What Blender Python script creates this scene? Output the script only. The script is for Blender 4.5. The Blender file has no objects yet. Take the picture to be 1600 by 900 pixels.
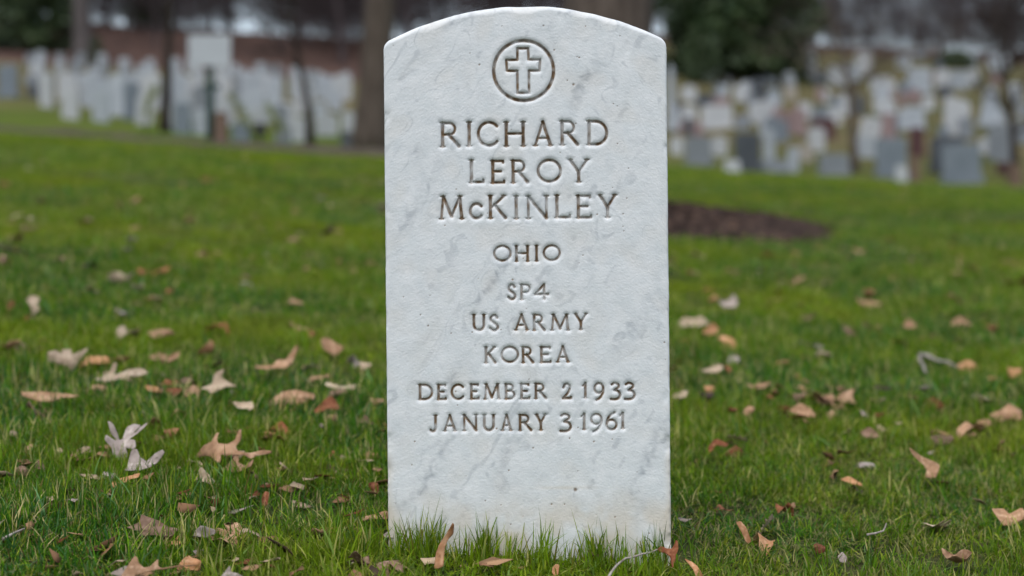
import bpy, bmesh, math, random
import numpy as np
from mathutils import Vector, Matrix, geometry
R = math.radians
random.seed(7); rng = np.random.default_rng(7)
sc = bpy.context.scene

# ------------------------------------------------------------------ camera, sky, sun, exposure
FPX = 2222.2                      # focal length in photo pixels (50 mm on 36 mm, 1600 px wide)
cam = bpy.data.cameras.new('camera'); camo = bpy.data.objects.new('camera', cam)
sc.collection.objects.link(camo); sc.camera = camo
camo.location = (0, 0, 0); camo.rotation_euler = (R(90), 0, 0)
cam.lens = 50; cam.sensor_width = 36; cam.clip_start = .05; cam.clip_end = 3000
cam.dof.use_dof = True; cam.dof.focus_distance = 1.655; cam.dof.aperture_fstop = 2.9; cam.dof.aperture_blades = 9

SUN_EL, SUN_AZ = 66, 195          # behind the camera, high, veiled by cloud
w = bpy.data.worlds.new('World'); sc.world = w; w.use_nodes = True
nt = w.node_tree; nt.nodes.clear()
sky = nt.nodes.new('ShaderNodeTexSky'); sky.sky_type = 'NISHITA'; sky.sun_disc = False
sky.sun_elevation = R(SUN_EL); sky.sun_rotation = R(SUN_AZ); sky.dust_density = 2.5; sky.air_density = 1.2; sky.ozone_density = 1
hs = nt.nodes.new('ShaderNodeHueSaturation'); hs.inputs['Saturation'].default_value = .62
bg = nt.nodes.new('ShaderNodeBackground'); bg.inputs[1].default_value = .13
wo = nt.nodes.new('ShaderNodeOutputWorld')
nt.links.new(sky.outputs[0], hs.inputs['Color']); nt.links.new(hs.outputs[0], bg.inputs[0]); nt.links.new(bg.outputs[0], wo.inputs[0])
sun = bpy.data.lights.new('sun', 'SUN'); suno = bpy.data.objects.new('sun', sun); sc.collection.objects.link(suno)
sun.energy = 1.2; sun.angle = R(50); sun.color = (1, .98, .95)
a = R(SUN_AZ); e = R(SUN_EL)
sdir = Vector((math.sin(a)*math.cos(e), math.cos(a)*math.cos(e), math.sin(e)))
suno.rotation_euler = sdir.to_track_quat('Z', 'Y').to_euler()
sc.view_settings.view_transform = 'Standard'; sc.view_settings.look = 'None'
sc.view_settings.exposure = 0.66; sc.view_settings.gamma = 1
sc.render.engine = 'CYCLES'; sc.cycles.use_denoising = True
sc.cycles.max_bounces = 6; sc.cycles.transparent_max_bounces = 8
C = sc.collection

# ------------------------------------------------------------------ helpers
def mesh_np(name, V, F, smooth=False):
    """V (n,3) array, F (m,3|4) array"""
    me = bpy.data.meshes.new(name); V = np.asarray(V, np.float32); F = np.asarray(F, np.int32)
    me.vertices.add(len(V)); me.vertices.foreach_set('co', V.ravel())
    k = F.shape[1]; me.loops.add(F.size); me.loops.foreach_set('vertex_index', F.ravel())
    me.polygons.add(len(F)); me.polygons.foreach_set('loop_start', np.arange(0, F.size, k, dtype=np.int32))
    me.update(calc_edges=True)
    if smooth: me.polygons.foreach_set('use_smooth', np.ones(len(F), bool))
    me.validate(); return me
def obj(name, me, mat=None, parent=None):
    if isinstance(me, bmesh.types.BMesh):
        m = bpy.data.meshes.new(name); me.to_mesh(m); me.free(); me = m
    o = bpy.data.objects.new(name, me); C.objects.link(o)
    if mat is not None and not me.materials: me.materials.append(mat)
    if parent: o.parent = parent
    return o
def empty(name, loc=(0, 0, 0)):
    o = bpy.data.objects.new(name, None); C.objects.link(o); o.location = loc; o.empty_display_size = .1; return o
def tag(o, label=None, cat=None, group=None, kind=None):
    for k, v in (('label', label), ('category', cat), ('group', group), ('kind', kind)):
        if v: o[k] = v
    return o
def color_attr(me, name, arr):
    at = me.color_attributes.new(name, 'FLOAT_COLOR', 'POINT')
    at.data.foreach_set('color', np.asarray(arr, np.float32).ravel())

class NT:
    def __init__(s, name, rough=.8, spec=.3):
        s.m = bpy.data.materials.new(name); s.m.use_nodes = True; s.t = s.m.node_tree
        s.b = s.t.nodes['Principled BSDF']; s.b.inputs['Roughness'].default_value = rough
        s.b.inputs['Specular IOR Level'].default_value = spec
        s.out = s.t.nodes['Material Output']
    def n(s, t, **k):
        x = s.t.nodes.new(t)
        for a_, v in k.items(): setattr(x, a_, v)
        return x
    def l(s, a_, b_): s.t.links.new(a_, b_)
    def pos(s): return s.n('ShaderNodeNewGeometry').outputs['Position']
    def objc(s): return s.n('ShaderNodeTexCoord').outputs['Object']
    def noise(s, vec, scale, detail=4, rough=.55, dist=0):
        x = s.n('ShaderNodeTexNoise'); x.inputs['Scale'].default_value = scale; x.inputs['Detail'].default_value = detail
        x.inputs['Roughness'].default_value = rough; x.inputs['Distortion'].default_value = dist
        s.l(vec, x.inputs['Vector']); return x.outputs['Fac']
    def ramp(s, fac, stops):
        x = s.n('ShaderNodeValToRGB'); e_ = x.color_ramp.elements
        while len(e_) < len(stops): e_.new(.5)
        for el, (p, c) in zip(e_, stops): el.position = p; el.color = (*c, 1) if len(c) == 3 else c
        s.l(fac, x.inputs[0]); return x.outputs[0]
    def mix(s, fac, c1, c2, mode='MIX'):
        x = s.n('ShaderNodeMix', data_type='RGBA', blend_type=mode)
        for v, i in ((fac, 0), (c1, 6), (c2, 7)):
            if hasattr(v, 'node'): s.l(v, x.inputs[i])
            else: x.inputs[i].default_value = v if i == 0 else (*v, 1)
        return x.outputs[2]
    def math(s, op, a_, b_=0.0, clamp=False):
        x = s.n('ShaderNodeMath', operation=op, use_clamp=clamp)
        for v, i in ((a_, 0), (b_, 1)):
            if hasattr(v, 'node'): s.l(v, x.inputs[i])
            else: x.inputs[i].default_value = v
        return x.outputs[0]
    def attr(s, name):
        x = s.n('ShaderNodeAttribute'); x.attribute_name = name
        sp = s.n('ShaderNodeSeparateColor'); s.l(x.outputs['Color'], sp.inputs[0]); return x.outputs['Color'], sp.outputs
    def bump(s, h, strength=.4, dist=.01):
        x = s.n('ShaderNodeBump'); x.inputs['Strength'].default_value = strength; x.inputs['Distance'].default_value = dist
        s.l(h, x.inputs['Height']); s.l(x.outputs[0], s.b.inputs['Normal'])
    def col(s, c):
        if hasattr(c, 'node'): s.l(c, s.b.inputs['Base Color'])
        else: s.b.inputs['Base Color'].default_value = (*c, 1)
        return s.m

# ------------------------------------------------------------------ terrain
BASE, SLOPE, CROSS = -.522, .126, .06
_y = np.linspace(0, 400, 8001)
def _profile(knots):
    k = np.array(knots); z = np.interp(_y, k[:, 0], k[:, 1])
    far = z.copy()
    ker = np.hanning(81); ker /= ker.sum()                # soften the breaks of slope (about 2 m)
    zs = np.convolve(np.pad(z, 40, mode='edge'), ker, 'valid')
    wgt = np.clip((_y - 9) / 4, 0, 1); return z*(1-wgt) + zs*wgt
PL = lambda Y: BASE + SLOPE*Y
LEFT = _profile([(0, PL(0)), (13, PL(13)), (15.5, 1.40), (19, 1.72), (25, 2.42), (35, 4.0), (50, 6.75), (60, 8.3), (90, 15.2), (130, 20.5), (400, 40)])
RIGHT = _profile([(0, PL(0)), (14, PL(14)), (20, 1.77), (28, 2.55), (40, 4.95), (55, 8.2), (70, 11.9), (100, 18.5), (140, 23), (400, 45)])
def smooth(x): x = np.clip(x, 0, 1); return x*x*(3-2*x)
def terrain(x, Y):
    x = np.asarray(x, float); Y = np.asarray(Y, float); Yc = np.clip(Y, 0, 400)
    wr = smooth((x/np.maximum(Yc, 4) + .06)/.12)
    z = np.interp(Yc, _y, LEFT)*(1-wr) + np.interp(Yc, _y, RIGHT)*wr + np.minimum(Y, 0)*SLOPE
    z = z - CROSS*np.clip(x, -30, 30)
    amp = .012*smooth((Yc-1.9)/1.5) + .10*smooth((Yc-16)/20)
    z = z + amp*(np.sin(x*1.9+.7*Y)*.5 + np.sin(Y*1.3-.8*x+1)*.5 + np.sin(x*4.1-1.1*Y)*.25)
    return z
_Yr = np.concatenate([np.arange(1.2, 20, .01), np.arange(20, 160, .1)])
def hit(u, v, lift=0.0):
    """point of the ground (raised by lift) met by the line of sight of photo pixel (u, v)"""
    xs = (u-800)/FPX*_Yr; zs = (450-v)/FPX*_Yr
    d = zs - (terrain(xs, _Yr) + lift)
    i = np.argmax(d <= 0) if (d <= 0).any() else len(d)-1
    return Vector((xs[i], _Yr[i], float(terrain(xs[i], _Yr[i]))))

# ground sheet: fine near, coarse far
ys = np.concatenate([np.arange(-6, 0, 1.), np.arange(0, 4, .08), np.arange(4, 20, .2), np.arange(20, 60, .7), np.arange(60, 160, 2.5), np.arange(160, 401, 20)])
tx = np.linspace(-1, 1, 141); 
V = []
for Y in ys:
    half = max(4, 8 + .75*max(Y, 0)); xs = np.sign(tx)*np.abs(tx)**1.15*half
    V.append(np.stack([xs, np.full_like(xs, Y), terrain(xs, Y)], 1))
V = np.concatenate(V); n = len(tx); m = len(ys)
ii, jj = np.meshgrid(np.arange(m-1), np.arange(n-1), indexing='ij')
F = np.stack([ii*n+jj, ii*n+jj+1, (ii+1)*n+jj+1, (ii+1)*n+jj], -1).reshape(-1, 4)
gme = mesh_np('ground', V, F, True)
# leaf litter on the wooded slope (left far), dry tan grass between the far graves (right)
lit = np.zeros((len(V), 4)); lit[:, 3] = 1
xa, ya = V[:, 0], V[:, 1]
lit[:, 0] = smooth((ya-54-np.sin(xa*.7)*2)/5)*smooth((-xa/np.maximum(ya, 1)+.12)/.06)
lit[:, 0] = np.maximum(lit[:, 0], smooth((ya-78)/12))
lit[:, 1] = smooth((ya-22)/14)
color_attr(gme, 'cover', lit)
M = NT('lawn_soil', .95, .1)
p = M.pos(); _, cv = M.attr('cover')
near = M.ramp(M.noise(p, 14, 6), [(.3, (.018, .022, .008)), (.5, (.035, .045, .013)), (.75, (.075, .07, .032))])
turf = M.ramp(M.noise(p, .9, 5), [(.3, (.045, .08, .006)), (.5, (.068, .102, .008)), (.7, (.095, .11, .013))])
sepY = M.n('ShaderNodeSeparateXYZ'); M.l(p, sepY.inputs[0])
farf = M.n('ShaderNodeMapRange'); farf.inputs[1].default_value = 9; farf.inputs[2].default_value = 16; M.l(sepY.outputs[1], farf.inputs[0])
base = M.mix(farf.outputs[0], near, turf)
dry = M.ramp(M.noise(p, .5, 5), [(.35, (.05, .055, .018)), (.55, (.10, .082, .04)), (.75, (.14, .11, .062))])
base = M.mix(M.math('MULTIPLY', cv[1], .95), base, dry)
litter = M.ramp(M.noise(p, 1.6, 6), [(.3, (.035, .022, .018)), (.5, (.078, .046, .037)), (.72, (.115, .075, .06))])
M.col(M.mix(cv[0], base, litter)); M.bump(M.noise(p, 30, 4), .5, .02)
tag(obj('ground', gme, M.m), 'sloping lawn of the cemetery rising to a wooded hillside', kind='structure')

# ------------------------------------------------------------------ the headstone (front face is a carved height field)
MPP = 1.655/FPX; TH = R(.558); cT, sT = math.cos(TH), math.sin(TH); UC, VC = 824, 455
def loc_ab(u, v):
    du, up = (u-UC)*MPP, (VC-v)*MPP
    return du*cT + up*sT, -du*sT + up*cT
HW = .3295/2; ZTOP = (VC-8)*MPP; ZSH = (VC-64.5)*MPP; ZBOT = (VC-905)*MPP
RC = (HW**2 + (ZTOP-ZSH)**2)/(2*(ZTOP-ZSH)); DEPTH = .102
def top_of(x):
    t = ZTOP - RC + np.sqrt(RC**2 - x**2)
    cr = .007; d = np.maximum(0, np.abs(x) - (HW-cr)); return t - (cr - np.sqrt(np.maximum(cr**2-d**2, 0)))*.9
STEP = .00066
nx = int(2*HW/STEP)+1; nz = int((ZTOP-ZBOT)/STEP)+1
xs = np.linspace(-HW, HW, nx)
tops = top_of(xs)
# a little unevenness of the outline (worn, chipped arrises)
def fnoise(shape, lo, hi, seed):
    """band-limited noise on the grid; lo, hi = wavelengths in grid cells"""
    r = np.random.default_rng(seed); f = np.fft.rfft2(r.standard_normal(shape))
    fy = np.fft.fftfreq(shape[0])[:, None]; fx = np.fft.rfftfreq(shape[1])[None]
    k = np.hypot(fx, fy) + 1e-9; f *= np.exp(-(k*lo)**2)*(1-np.exp(-(k*hi)**2))
    o = np.fft.irfft2(f, shape); return o/o.std()
tt = np.linspace(0, 1, nz)
X = np.repeat(xs[None], nz, 0); Z = ZBOT + (tops[None]-ZBOT)*tt[:, None]
wob = fnoise((nz, 4), 22, 200, 3)[:, 0]*.00010; wob2 = fnoise((nz, 4), 22, 200, 5)[:, 0]*.00010
X = X + np.where(X > 0, (X/HW)**8*wob[:, None], (X/HW)**8*wob2[:, None])
Z = Z + (tt[:, None]**10)*fnoise((nx, 4), 22, 200, 4)[:, 0][None]*.0001
sh = X.shape
dside = np.minimum(X+HW, HW-X); dtop = tops[None] - Z
f1, f2, f3, f4 = fnoise(sh, 2.2, 7, 11), fnoise(sh, 5, 16, 12), fnoise(sh, 14, 60, 13), fnoise(sh, 60, 300, 14)
H = .000036*f1 + .000032*f2 + .000026*f3 + .00012*f4            # y offset, + = into the stone
def rnd(d, r):
    q = np.clip(1-d/r, 0, 1); return r*(1-np.sqrt(np.maximum(1-q*q, 0)))
edge_r = np.clip(.0026 + .0003*f3 + .0008*f4, .0012, .006)
H += rnd(dside, edge_r) + rnd(dtop, np.clip(.0075 + .0015*f4, .003, .012))
for (u, v, rr, dp) in [(606, 690, .006, .003), (1046, 690, .007, .004), (1045, 700, .004, .003), (1046, 845, .005, .004), (607, 735, .005, .003),
                       (1040, 620, .004, .002), (605, 330, .004, .002), (604, 180, .004, .0025), (1042, 230, .004, .002), (980, 77, .004, .0012), (716, 27, .006, .0012), (875, 17, .006, .0012)]:
    a_, b_ = loc_ab(u, v); dd = np.hypot(X-a_, (Z-b_)*.6); H += .6*dp*np.exp(-(dd/rr)**2)*(1+.12*f3)
# --- letters as strokes
def ell(cx, cy, rx, ry, a0, a1, k=14):
    return [(cx+rx*math.cos(R(a0+(a1-a0)*i/k)), cy+ry*math.sin(R(a0+(a1-a0)*i/k))) for i in range(k+1)]
def crv(pts, k=5):
    P = [pts[0]]+list(pts)+[pts[-1]]; o = []
    for i in range(1, len(P)-2):
        for j in range(k):
            t = j/k; q = []
            for c in (0, 1):
                a0, b0, c0, d0 = P[i-1][c], P[i][c], P[i+1][c], P[i+2][c]
                q.append(.5*(2*b0+(c0-a0)*t+(2*a0-5*b0+4*c0-d0)*t*t+(3*b0-a0-3*c0+d0)*t**3))
            o.append(tuple(q))
    return o+[pts[-1]]
T_, N_ = 1.0, .72                 # thick and thin strokes
ST = lambda x, y0=0, y1=1: [(x, y0), (x, y1)]
# glyph: (left inset is serif?, right?), strokes [(points, weight)], serif points
G = {
 'I': ('ss', [(ST(.5), T_)], [(.5, 0), (.5, 1)]),
 'R': ('sr', [(ST(0), T_), ([(0, 1)]+ell(.4, .75, .36, .25, 90, -90)+[(0, .5)], N_), ([(.38, .5), (1, 0)], T_)], [(0, 0), (0, 1)]),
 'P': ('sr', [(ST(0), T_), ([(0, 1)]+ell(.5, .74, .5, .26, 90, -90)+[(0, .48)], N_)], [(0, 0), (0, 1)]),
 'B': ('sr', [(ST(0), T_), ([(0, 1)]+ell(.42, .77, .4, .23, 90, -90)+[(0, .54)], N_), ([(0, .54)]+ell(.5, .27, .5, .27, 90, -90)+[(0, 0)], N_)], [(0, 0), (0, 1)]),
 'D': ('sr', [(ST(0), T_), ([(0, 1)]+ell(.36, .5, .64, .5, 90, -90, 18)+[(0, 0)], .85)], [(0, 0), (0, 1)]),
 'C': ('rr', [(ell(.54, .5, .54, .5, 42, 318, 24), .85)], []),
 'c': ('rr', [(ell(.54, .5, .54, .5, 42, 318, 24), .85)], []),
 'O': ('rr', [(ell(.5, .5, .5, .5, 0, 360, 30), .82)], []),
 'H': ('ss', [(ST(0), T_), (ST(1), T_), ([(0, .52), (1, .52)], N_)], [(0, 0), (0, 1), (1, 0), (1, 1)]),
 'A': ('ss', [([(0, 0), (.5, 1)], N_), ([(.5, 1), (1, 0)], T_), ([(.17, .3), (.83, .3)], .6)], [(0, 0), (1, 0)]),
 'L': ('sr', [(ST(0), T_), ([(0, 0), (1, 0), (1, .09)], N_)], [(0, 1), (0, 0)]),
 'E': ('sr', [(ST(0), T_), ([(0, 1), (.92, 1), (.92, .93)], N_), ([(0, .52), (.72, .52)], N_), ([(0, 0), (1, 0), (1, .08)], N_)], [(0, 0), (0, 1)]),
 'Y': ('ss', [([(0, 1), (.5, .46)], T_), ([(1, 1), (.5, .46)], N_), ([(.5, .46), (.5, 0)], T_)], [(0, 1), (1, 1), (.5, 0)]),
 'M': ('ss', [([(0, 0), (.1, 1)], N_), ([(.1, 1), (.5, .1)], T_), ([(.5, .1), (.9, 1)], N_), ([(.9, 1), (1, 0)], T_)], [(0, 0), (1, 0), (.08, 1), (.92, 1)]),
 'K': ('sr', [(ST(0), T_), ([(.9, 1), (0, .42)], N_), ([(.28, .6), (1, 0)], T_)], [(0, 0), (0, 1), (.9, 1)]),
 'N': ('ss', [(ST(0), N_), ([(0, 1), (1, 0)], T_), (ST(1), N_)], [(0, 0), (0, 1), (1, 1)]),
 'S': ('rr', [(crv([(.9, .84), (.7, .98), (.42, .99), (.12, .86), (.14, .66), (.45, .52), (.82, .38), (.98, .2), (.78, .03), (.42, 0), (.02, .14)]), .95)], []),
 'U': ('ss', [([(0, 1)]+ell(.5, .36, .5, .36, 180, 360)+[(1, 1)], T_)], [(0, 1), (1, 1)]),
 'J': ('rs', [(crv([(.72, 1), (.72, .5), (.7, .18), (.5, 0), (.2, -.04), (0, .05)]), T_)], [(.72, 1)]),
 '1': ('ss', [(ST(.5), T_), ([(.5, 1), (.05, .84)], N_)], [(.5, 0)]),
 '2': ('rr', [(crv([(.05, .76), (.2, .94), (.5, 1), (.82, .88), (.84, .64), (.55, .34), (0, 0)]), .9), ([(0, 0), (1, 0), (1, .07)], T_)], []),
 '3': ('rr', [(crv([(.1, .9), (.4, 1), (.8, .9), (.82, .7), (.38, .5)]), .85), (crv([(.38, .5), (.8, .42), (1, .18), (.82, -.06), (.42, -.14), (0, -.12)]), .95)], []),
 '4': ('rr', [([(.7, 0), (.7, 1), (0, .32), (1, .32)], .9)], []),
 '6': ('rr', [(ell(.5, .28, .5, .32, 0, 360, 22), .85), (crv([(.0, .3), (.08, .6), (.36, .9), (.8, 1.08)]), .9)], []),
 '9': ('rr', [(ell(.5, .66, .5, .34, 0, 360, 22), .85), (crv([(1, .66), (.94, .34), (.62, .0), (.2, -.16)]), .9)], []),
}
c1 = lambda xs_: [(670+a_/4.737, 670+b_/4.737) for a_, b_ in xs_]
c2 = lambda xs_: [(590+a_/3.404, 590+b_/3.404) for a_, b_ in xs_]
c3 = lambda xs_: [(590+a_/2.904, 590+b_/2.904) for a_, b_ in xs_]
LINES = [
 ('RICHARD', 189, 228.5, c1([(82, 232), (275, 322), (356, 522), (555, 718), (770, 920), (968, 1110), (1168, 1327)]), .00165),
 ('LEROY', 249, 286, c1([(297, 412), (455, 565), (605, 740), (800, 985), (1030, 1188)]), .00160),
 ('McKINLEY', 305, 342, c1([(75, 262), (297, 403), (438, 575), (628, 665), (718, 888), (930, 1052), (1090, 1210), (1252, 1395)]), .00160),
 ('OHIO', 383, 408.5, c2([(615, 712), (730, 808), (830, 860), (878, 973)]), .00125),
 ('SP4', 444, 469, c2([(690, 737), (757, 815), (833, 912)]), .00125),
 ('USARMY', 491, 517, c2([(503, 575), (593, 645), (727, 805), (823, 892), (918, 1022), (1045, 1118)]), .00125),
 ('KOREA', 541, 567, c2([(567, 630), (655, 752), (765, 832), (862, 925), (948, 1022)]), .00125),
 ('DECEMBER21933', 599, 624, c3([(185, 252), (268, 313), (332, 395), (417, 462), (480, 558), (575, 625), (645, 692), (710, 767), (838, 882), (931, 954), (980, 1028), (1055, 1105), (1118, 1170)]), .00125),
 ('JANUARY31961', 647, 673, c3([(235, 278), (297, 360), (385, 455), (475, 533), (558, 612), (638, 700), (713, 768), (825, 880), (926, 949), (965, 1020), (1035, 1088), (1098, 1127)]), .00125),
]
SD = np.full(sh, 1.0); ID = np.full(sh, -1, int); gid = 0
def carve(segs, pad=.006):
    """segs: list of (x0,z0,x1,z1,r0,r1); lowers the signed distance field"""
    global gid
    A = np.array(segs); x0, x1 = min(A[:, 0].min(), A[:, 2].min())-pad, max(A[:, 0].max(), A[:, 2].max())+pad
    z0, z1 = min(A[:, 1].min(), A[:, 3].min())-pad, max(A[:, 1].max(), A[:, 3].max())+pad
    c = np.where((xs >= x0) & (xs <= x1))[0]; rr = np.where((Z[:, nx//2] >= z0-.03) & (Z[:, nx//2] <= z1+.045))[0]
    sl = (slice(rr[0], rr[-1]+1), slice(c[0], c[-1]+1)); x, z = X[sl], Z[sl]
    best = np.full(x.shape, 1.0)
    for (ax, az, bx, bz, r0, r1) in segs:
        dx, dz = bx-ax, bz-az; L = dx*dx+dz*dz+1e-12
        t = np.clip(((x-ax)*dx+(z-az)*dz)/L, 0, 1)
        best = np.minimum(best, np.hypot(x-ax-t*dx, z-az-t*dz) - (r0+(r1-r0)*t))
    cur = SD[sl]; idv = ID[sl]; upd = (best < .0006) & (best < cur); idv[upd] = gid; SD[sl] = np.minimum(cur, best); gid += 1
def poly_segs(P, r, flare=0):
    o = []
    for i in range(len(P)-1): o.append((*P[i], *P[i+1], r, r))
    return o
names_id = []
for word, vt, vb, boxes, r in LINES:
    for ch, (ua, ub) in zip(word, boxes):
        ins, strokes, serifs = G[ch]
        vtt = vt
        if ch == 'c': vtt = vb - (vb-vt)*.70
        a0, b0 = loc_ab(ua, (vt+vb)/2); a1, _ = loc_ab(ub, (vt+vb)/2)
        _, zt = loc_ab(821, vtt); _, zb = loc_ab(821, vb); cap = zt-zb; capf = (vb-vt)*MPP
        serif = .088*capf
        xl = a0 + (serif+.0004 if ins[0] == 's' else r*.9); xr = a1 - (serif+.0004 if ins[1] == 's' else r*.9)
        if ch in 'I1': xl, xr = (a0+a1)/2 - .003, (a0+a1)/2 + .003
        jit = np.random.default_rng(hash((ua, vt)) % 9999).normal(0, .00025, 2)
        px = lambda q: (xl+q[0]*(xr-xl)+jit[0]*.5, zb+r*.8+q[1]*(cap-1.6*r)+jit[1])
        segs = []
        for P, wt in strokes:
            Q = [px(q) for q in P]; segs += poly_segs(Q, r*wt)
            if len(P) == 2 and wt == T_:                  # stems swell towards their ends
                m_ = ((Q[0][0]+Q[1][0])/2, (Q[0][1]+Q[1][1])/2)
                segs = segs[:-1] + [(*Q[0], *m_, r*1.12, r*.88), (*m_, *Q[1], r*.88, r*1.12)]
        for q in serifs:
            x_, z_ = px(q); s_ = serif; dz = (.3 if q[1] > .5 else -.3)*r
            segs += [(x_, z_+dz, x_-s_, z_+dz, r*.7, r*.3), (x_, z_+dz, x_+s_, z_+dz, r*.7, r*.3)]
        carve(segs); names_id.append('engraved_letter')
# ring and cross of the emblem
ca, cb = loc_ab(818.2, 110.2)
carve(poly_segs([(ca+math.cos(R(t))*46.8*MPP, cb+math.sin(R(t))*46.8*MPP) for t in range(0, 361, 6)], .00165)); names_id.append('emblem_ring')
cr = [(440, 228), (548, 228), (553, 340), (668, 342), (662, 452), (556, 452), (558, 675), (442, 675), (440, 455), (335, 452), (328, 345), (440, 342), (440, 228)]
carve(poly_segs([loc_ab(740+a_/6.43, 40+b_/6.43) for a_, b_ in cr], .00115)); names_id.append('emblem_cross')
q = np.clip((.0008 - SD)/(.0008+.0014), 0, 1.15)
groove = .0034*q**1.2
lip = .0010*np.exp(-(np.maximum(SD, 0)/.0024)**2)*(SD < .012)   # weathered, rounded lips
H += groove + lip
pit = np.zeros(sh)
prng = np.random.default_rng(5)
pits = [(801, 437, 1.3), (738, 519, 1), (657, 492, .9), (669, 509, 1.1), (712, 612, 1), (899, 765, 2.2), (928, 690, 1.2), (890, 685, 1), (833, 700, 1), (961, 808, 1), (795, 735, 1), (862, 788, 1.1),
        (866, 78, 1), (849, 40, 1), (905, 90, 1), (749, 101, 1.2), (896, 132, 1.5), (890, 608, 1.3), (776, 670, 1.2), (1038, 535, 1), (648, 690, 1), (933, 335, 1)]
pits += [(prng.uniform(612, 1040), prng.uniform(40, 840), prng.uniform(.5, .9)) for _ in range(60)]
for (u, v, k) in pits:
    a_, b_ = loc_ab(u, v); d = np.hypot(X-a_, Z-b_); g_ = np.exp(-(d/(.0009*k))**2); pit = np.maximum(pit, g_); 
H += .0006*pit
# colour channels: R dirt in the cuts, G grey veining, B warm soil stain
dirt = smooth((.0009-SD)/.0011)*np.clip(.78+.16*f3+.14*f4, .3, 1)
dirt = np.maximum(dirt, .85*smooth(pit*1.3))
def rot(a_, b_, ang): c_, s_ = math.cos(ang), math.sin(ang); return a_*c_+b_*s_, -a_*s_+b_*c_
va, vb_ = rot(X, Z, R(58))            # veins run up to the right
def interp_noise(seed, ax, az, n_=160):
    g_ = fnoise((n_, n_), 2.2, 30, seed); i_ = (ax % 1)*(n_-1.001); j_ = (az % 1)*(n_-1.001)
    i0, j0 = i_.astype(int), j_.astype(int); fi, fj = i_-i0, j_-j0; fi = fi*fi*(3-2*fi); fj = fj*fj*(3-2*fj)
    return (g_[i0, j0]*(1-fi)*(1-fj)+g_[i0+1, j0]*fi*(1-fj)+g_[i0, j0+1]*(1-fi)*fj+g_[i0+1, j0+1]*fi*fj)
w1 = interp_noise(21, va*.28+.31+.02*f4, vb_*1.1+.4); w2 = interp_noise(22, va*.7+.13, vb_*2.4+.71+.03*f4); w3 = interp_noise(23, X*1.1+.5, Z*1.1+.5)
vein = .34*smooth((w1-.7)/1.5) + .13*smooth((.16-np.abs(w2+.2))/.16)*smooth((w3+.2)/1.2) + .10*np.clip(w3, 0, 2)*.5
for (u, v, ln, wd, k, ang) in [(682, 725, .030, .0065, .75, 62), (1012, 720, .045, .007, .6, 66), (775, 435, .035, .005, .5, 52), (950, 320, .012, .004, .6, 60), (905, 145, .02, .006, .5, 66),
                               (930, 100, .03, .007, .35, 55), (720, 30, .022, .004, .5, 25), (880, 18, .016, .004, .6, 10), (1000, 500, .05, .01, .3, 60), (660, 300, .05, .009, .3, 62), (648, 240, .01, .008, .4, 30),
                               (800, 690, .05, .01, .28, 64), (640, 780, .03, .008, .3, 50), (975, 520, .02, .006, .4, 50), (700, 600, .03, .005, .3, 60), (1000, 800, .02, .008, .3, 80)]:
    a_, b_ = loc_ab(u, v); da, db = rot(X-a_, Z-b_, R(ang)); vein += k*np.exp(-(da/ln)**2-(db/wd)**2)*np.clip(.75+.35*f3+.25*f4, 0, 1.6)
stain = .85*smooth(((VC-745)*MPP-Z)/(110*MPP))*np.clip(.8+.3*f4+.2*w3, .2, 1.2) + .10*np.clip(f4, 0, 2) + .55*np.exp(-(dside/.006)**2)*np.clip(f4*.6+.25, 0, 1)*smooth(((VC-560)*MPP-Z)/(200*MPP))
stain += .5*np.exp(-((X-loc_ab(880, 762)[0])/.03)**2-((Z-loc_ab(880, 762)[1])/.002)**2)
rim = smooth(1-dtop/.012)*np.clip(.2*f3+.12*f2, 0, 1)
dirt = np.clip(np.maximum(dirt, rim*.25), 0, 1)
COL = np.stack([dirt, np.clip(vein, 0, 1), np.clip(stain, 0, 1), np.ones(sh)], -1).reshape(-1, 4)

M = NT('weathered_marble', .62, .3)
_, ch = M.attr('paint'); oc = M.objc()
body = M.ramp(M.noise(oc, 55, 5), [(.3, (.60, .635, .65)), (.7, (.68, .70, .71))])
c = M.mix(ch[1], body, (.30, .33, .36)); c = M.mix(M.math('MULTIPLY', ch[2], .8), c, (.56, .50, .41))
speck = M.ramp(M.noise(oc, 900, 2), [(.66, (0, 0, 0)), (.75, (1, 1, 1))])
c = M.mix(M.math('MULTIPLY', speck, .12), c, (.35, .34, .33))
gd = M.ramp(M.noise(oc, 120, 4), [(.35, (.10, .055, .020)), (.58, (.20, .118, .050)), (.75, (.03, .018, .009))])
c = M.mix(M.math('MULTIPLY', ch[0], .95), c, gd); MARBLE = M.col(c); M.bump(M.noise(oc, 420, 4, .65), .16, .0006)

P3 = np.stack([X, -DEPTH/2 + H, Z], -1).reshape(-1, 3)
vid = np.arange(nx*nz).reshape(nz, nx)
Q = np.stack([vid[:-1, :-1], vid[:-1, 1:], vid[1:, 1:], vid[1:, :-1]], -1).reshape(-1, 4)
idf = ID.reshape(-1)[Q]; fid = np.where((idf >= 0).sum(1) >= 3, idf.max(1), -1)
hroot = empty('headstone'); hroot.location = (((UC-800)/FPX)*1.655, 1.655+DEPTH/2, ((450-VC)/FPX)*1.655); hroot.rotation_euler = (0, -TH, 0)
tag(hroot, 'upright white marble headstone with engraved cross emblem and lettering, in the foreground grass', 'headstone')
def sub(name, faces, extra=None):
    used, inv = np.unique(faces, return_inverse=True)
    Vv, Cc, Ff = P3[used], COL[used], inv.reshape(-1, 4)
    if extra is not None:
        ev, ef, ec = extra(used, Vv); Vv = np.vstack([Vv, ev]); Cc = np.vstack([Cc, ec]); Ff = np.vstack([Ff, ef])
    me = mesh_np(name, Vv, Ff, True); color_attr(me, 'paint', Cc); return obj(name, me, MARBLE, hroot)
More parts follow.
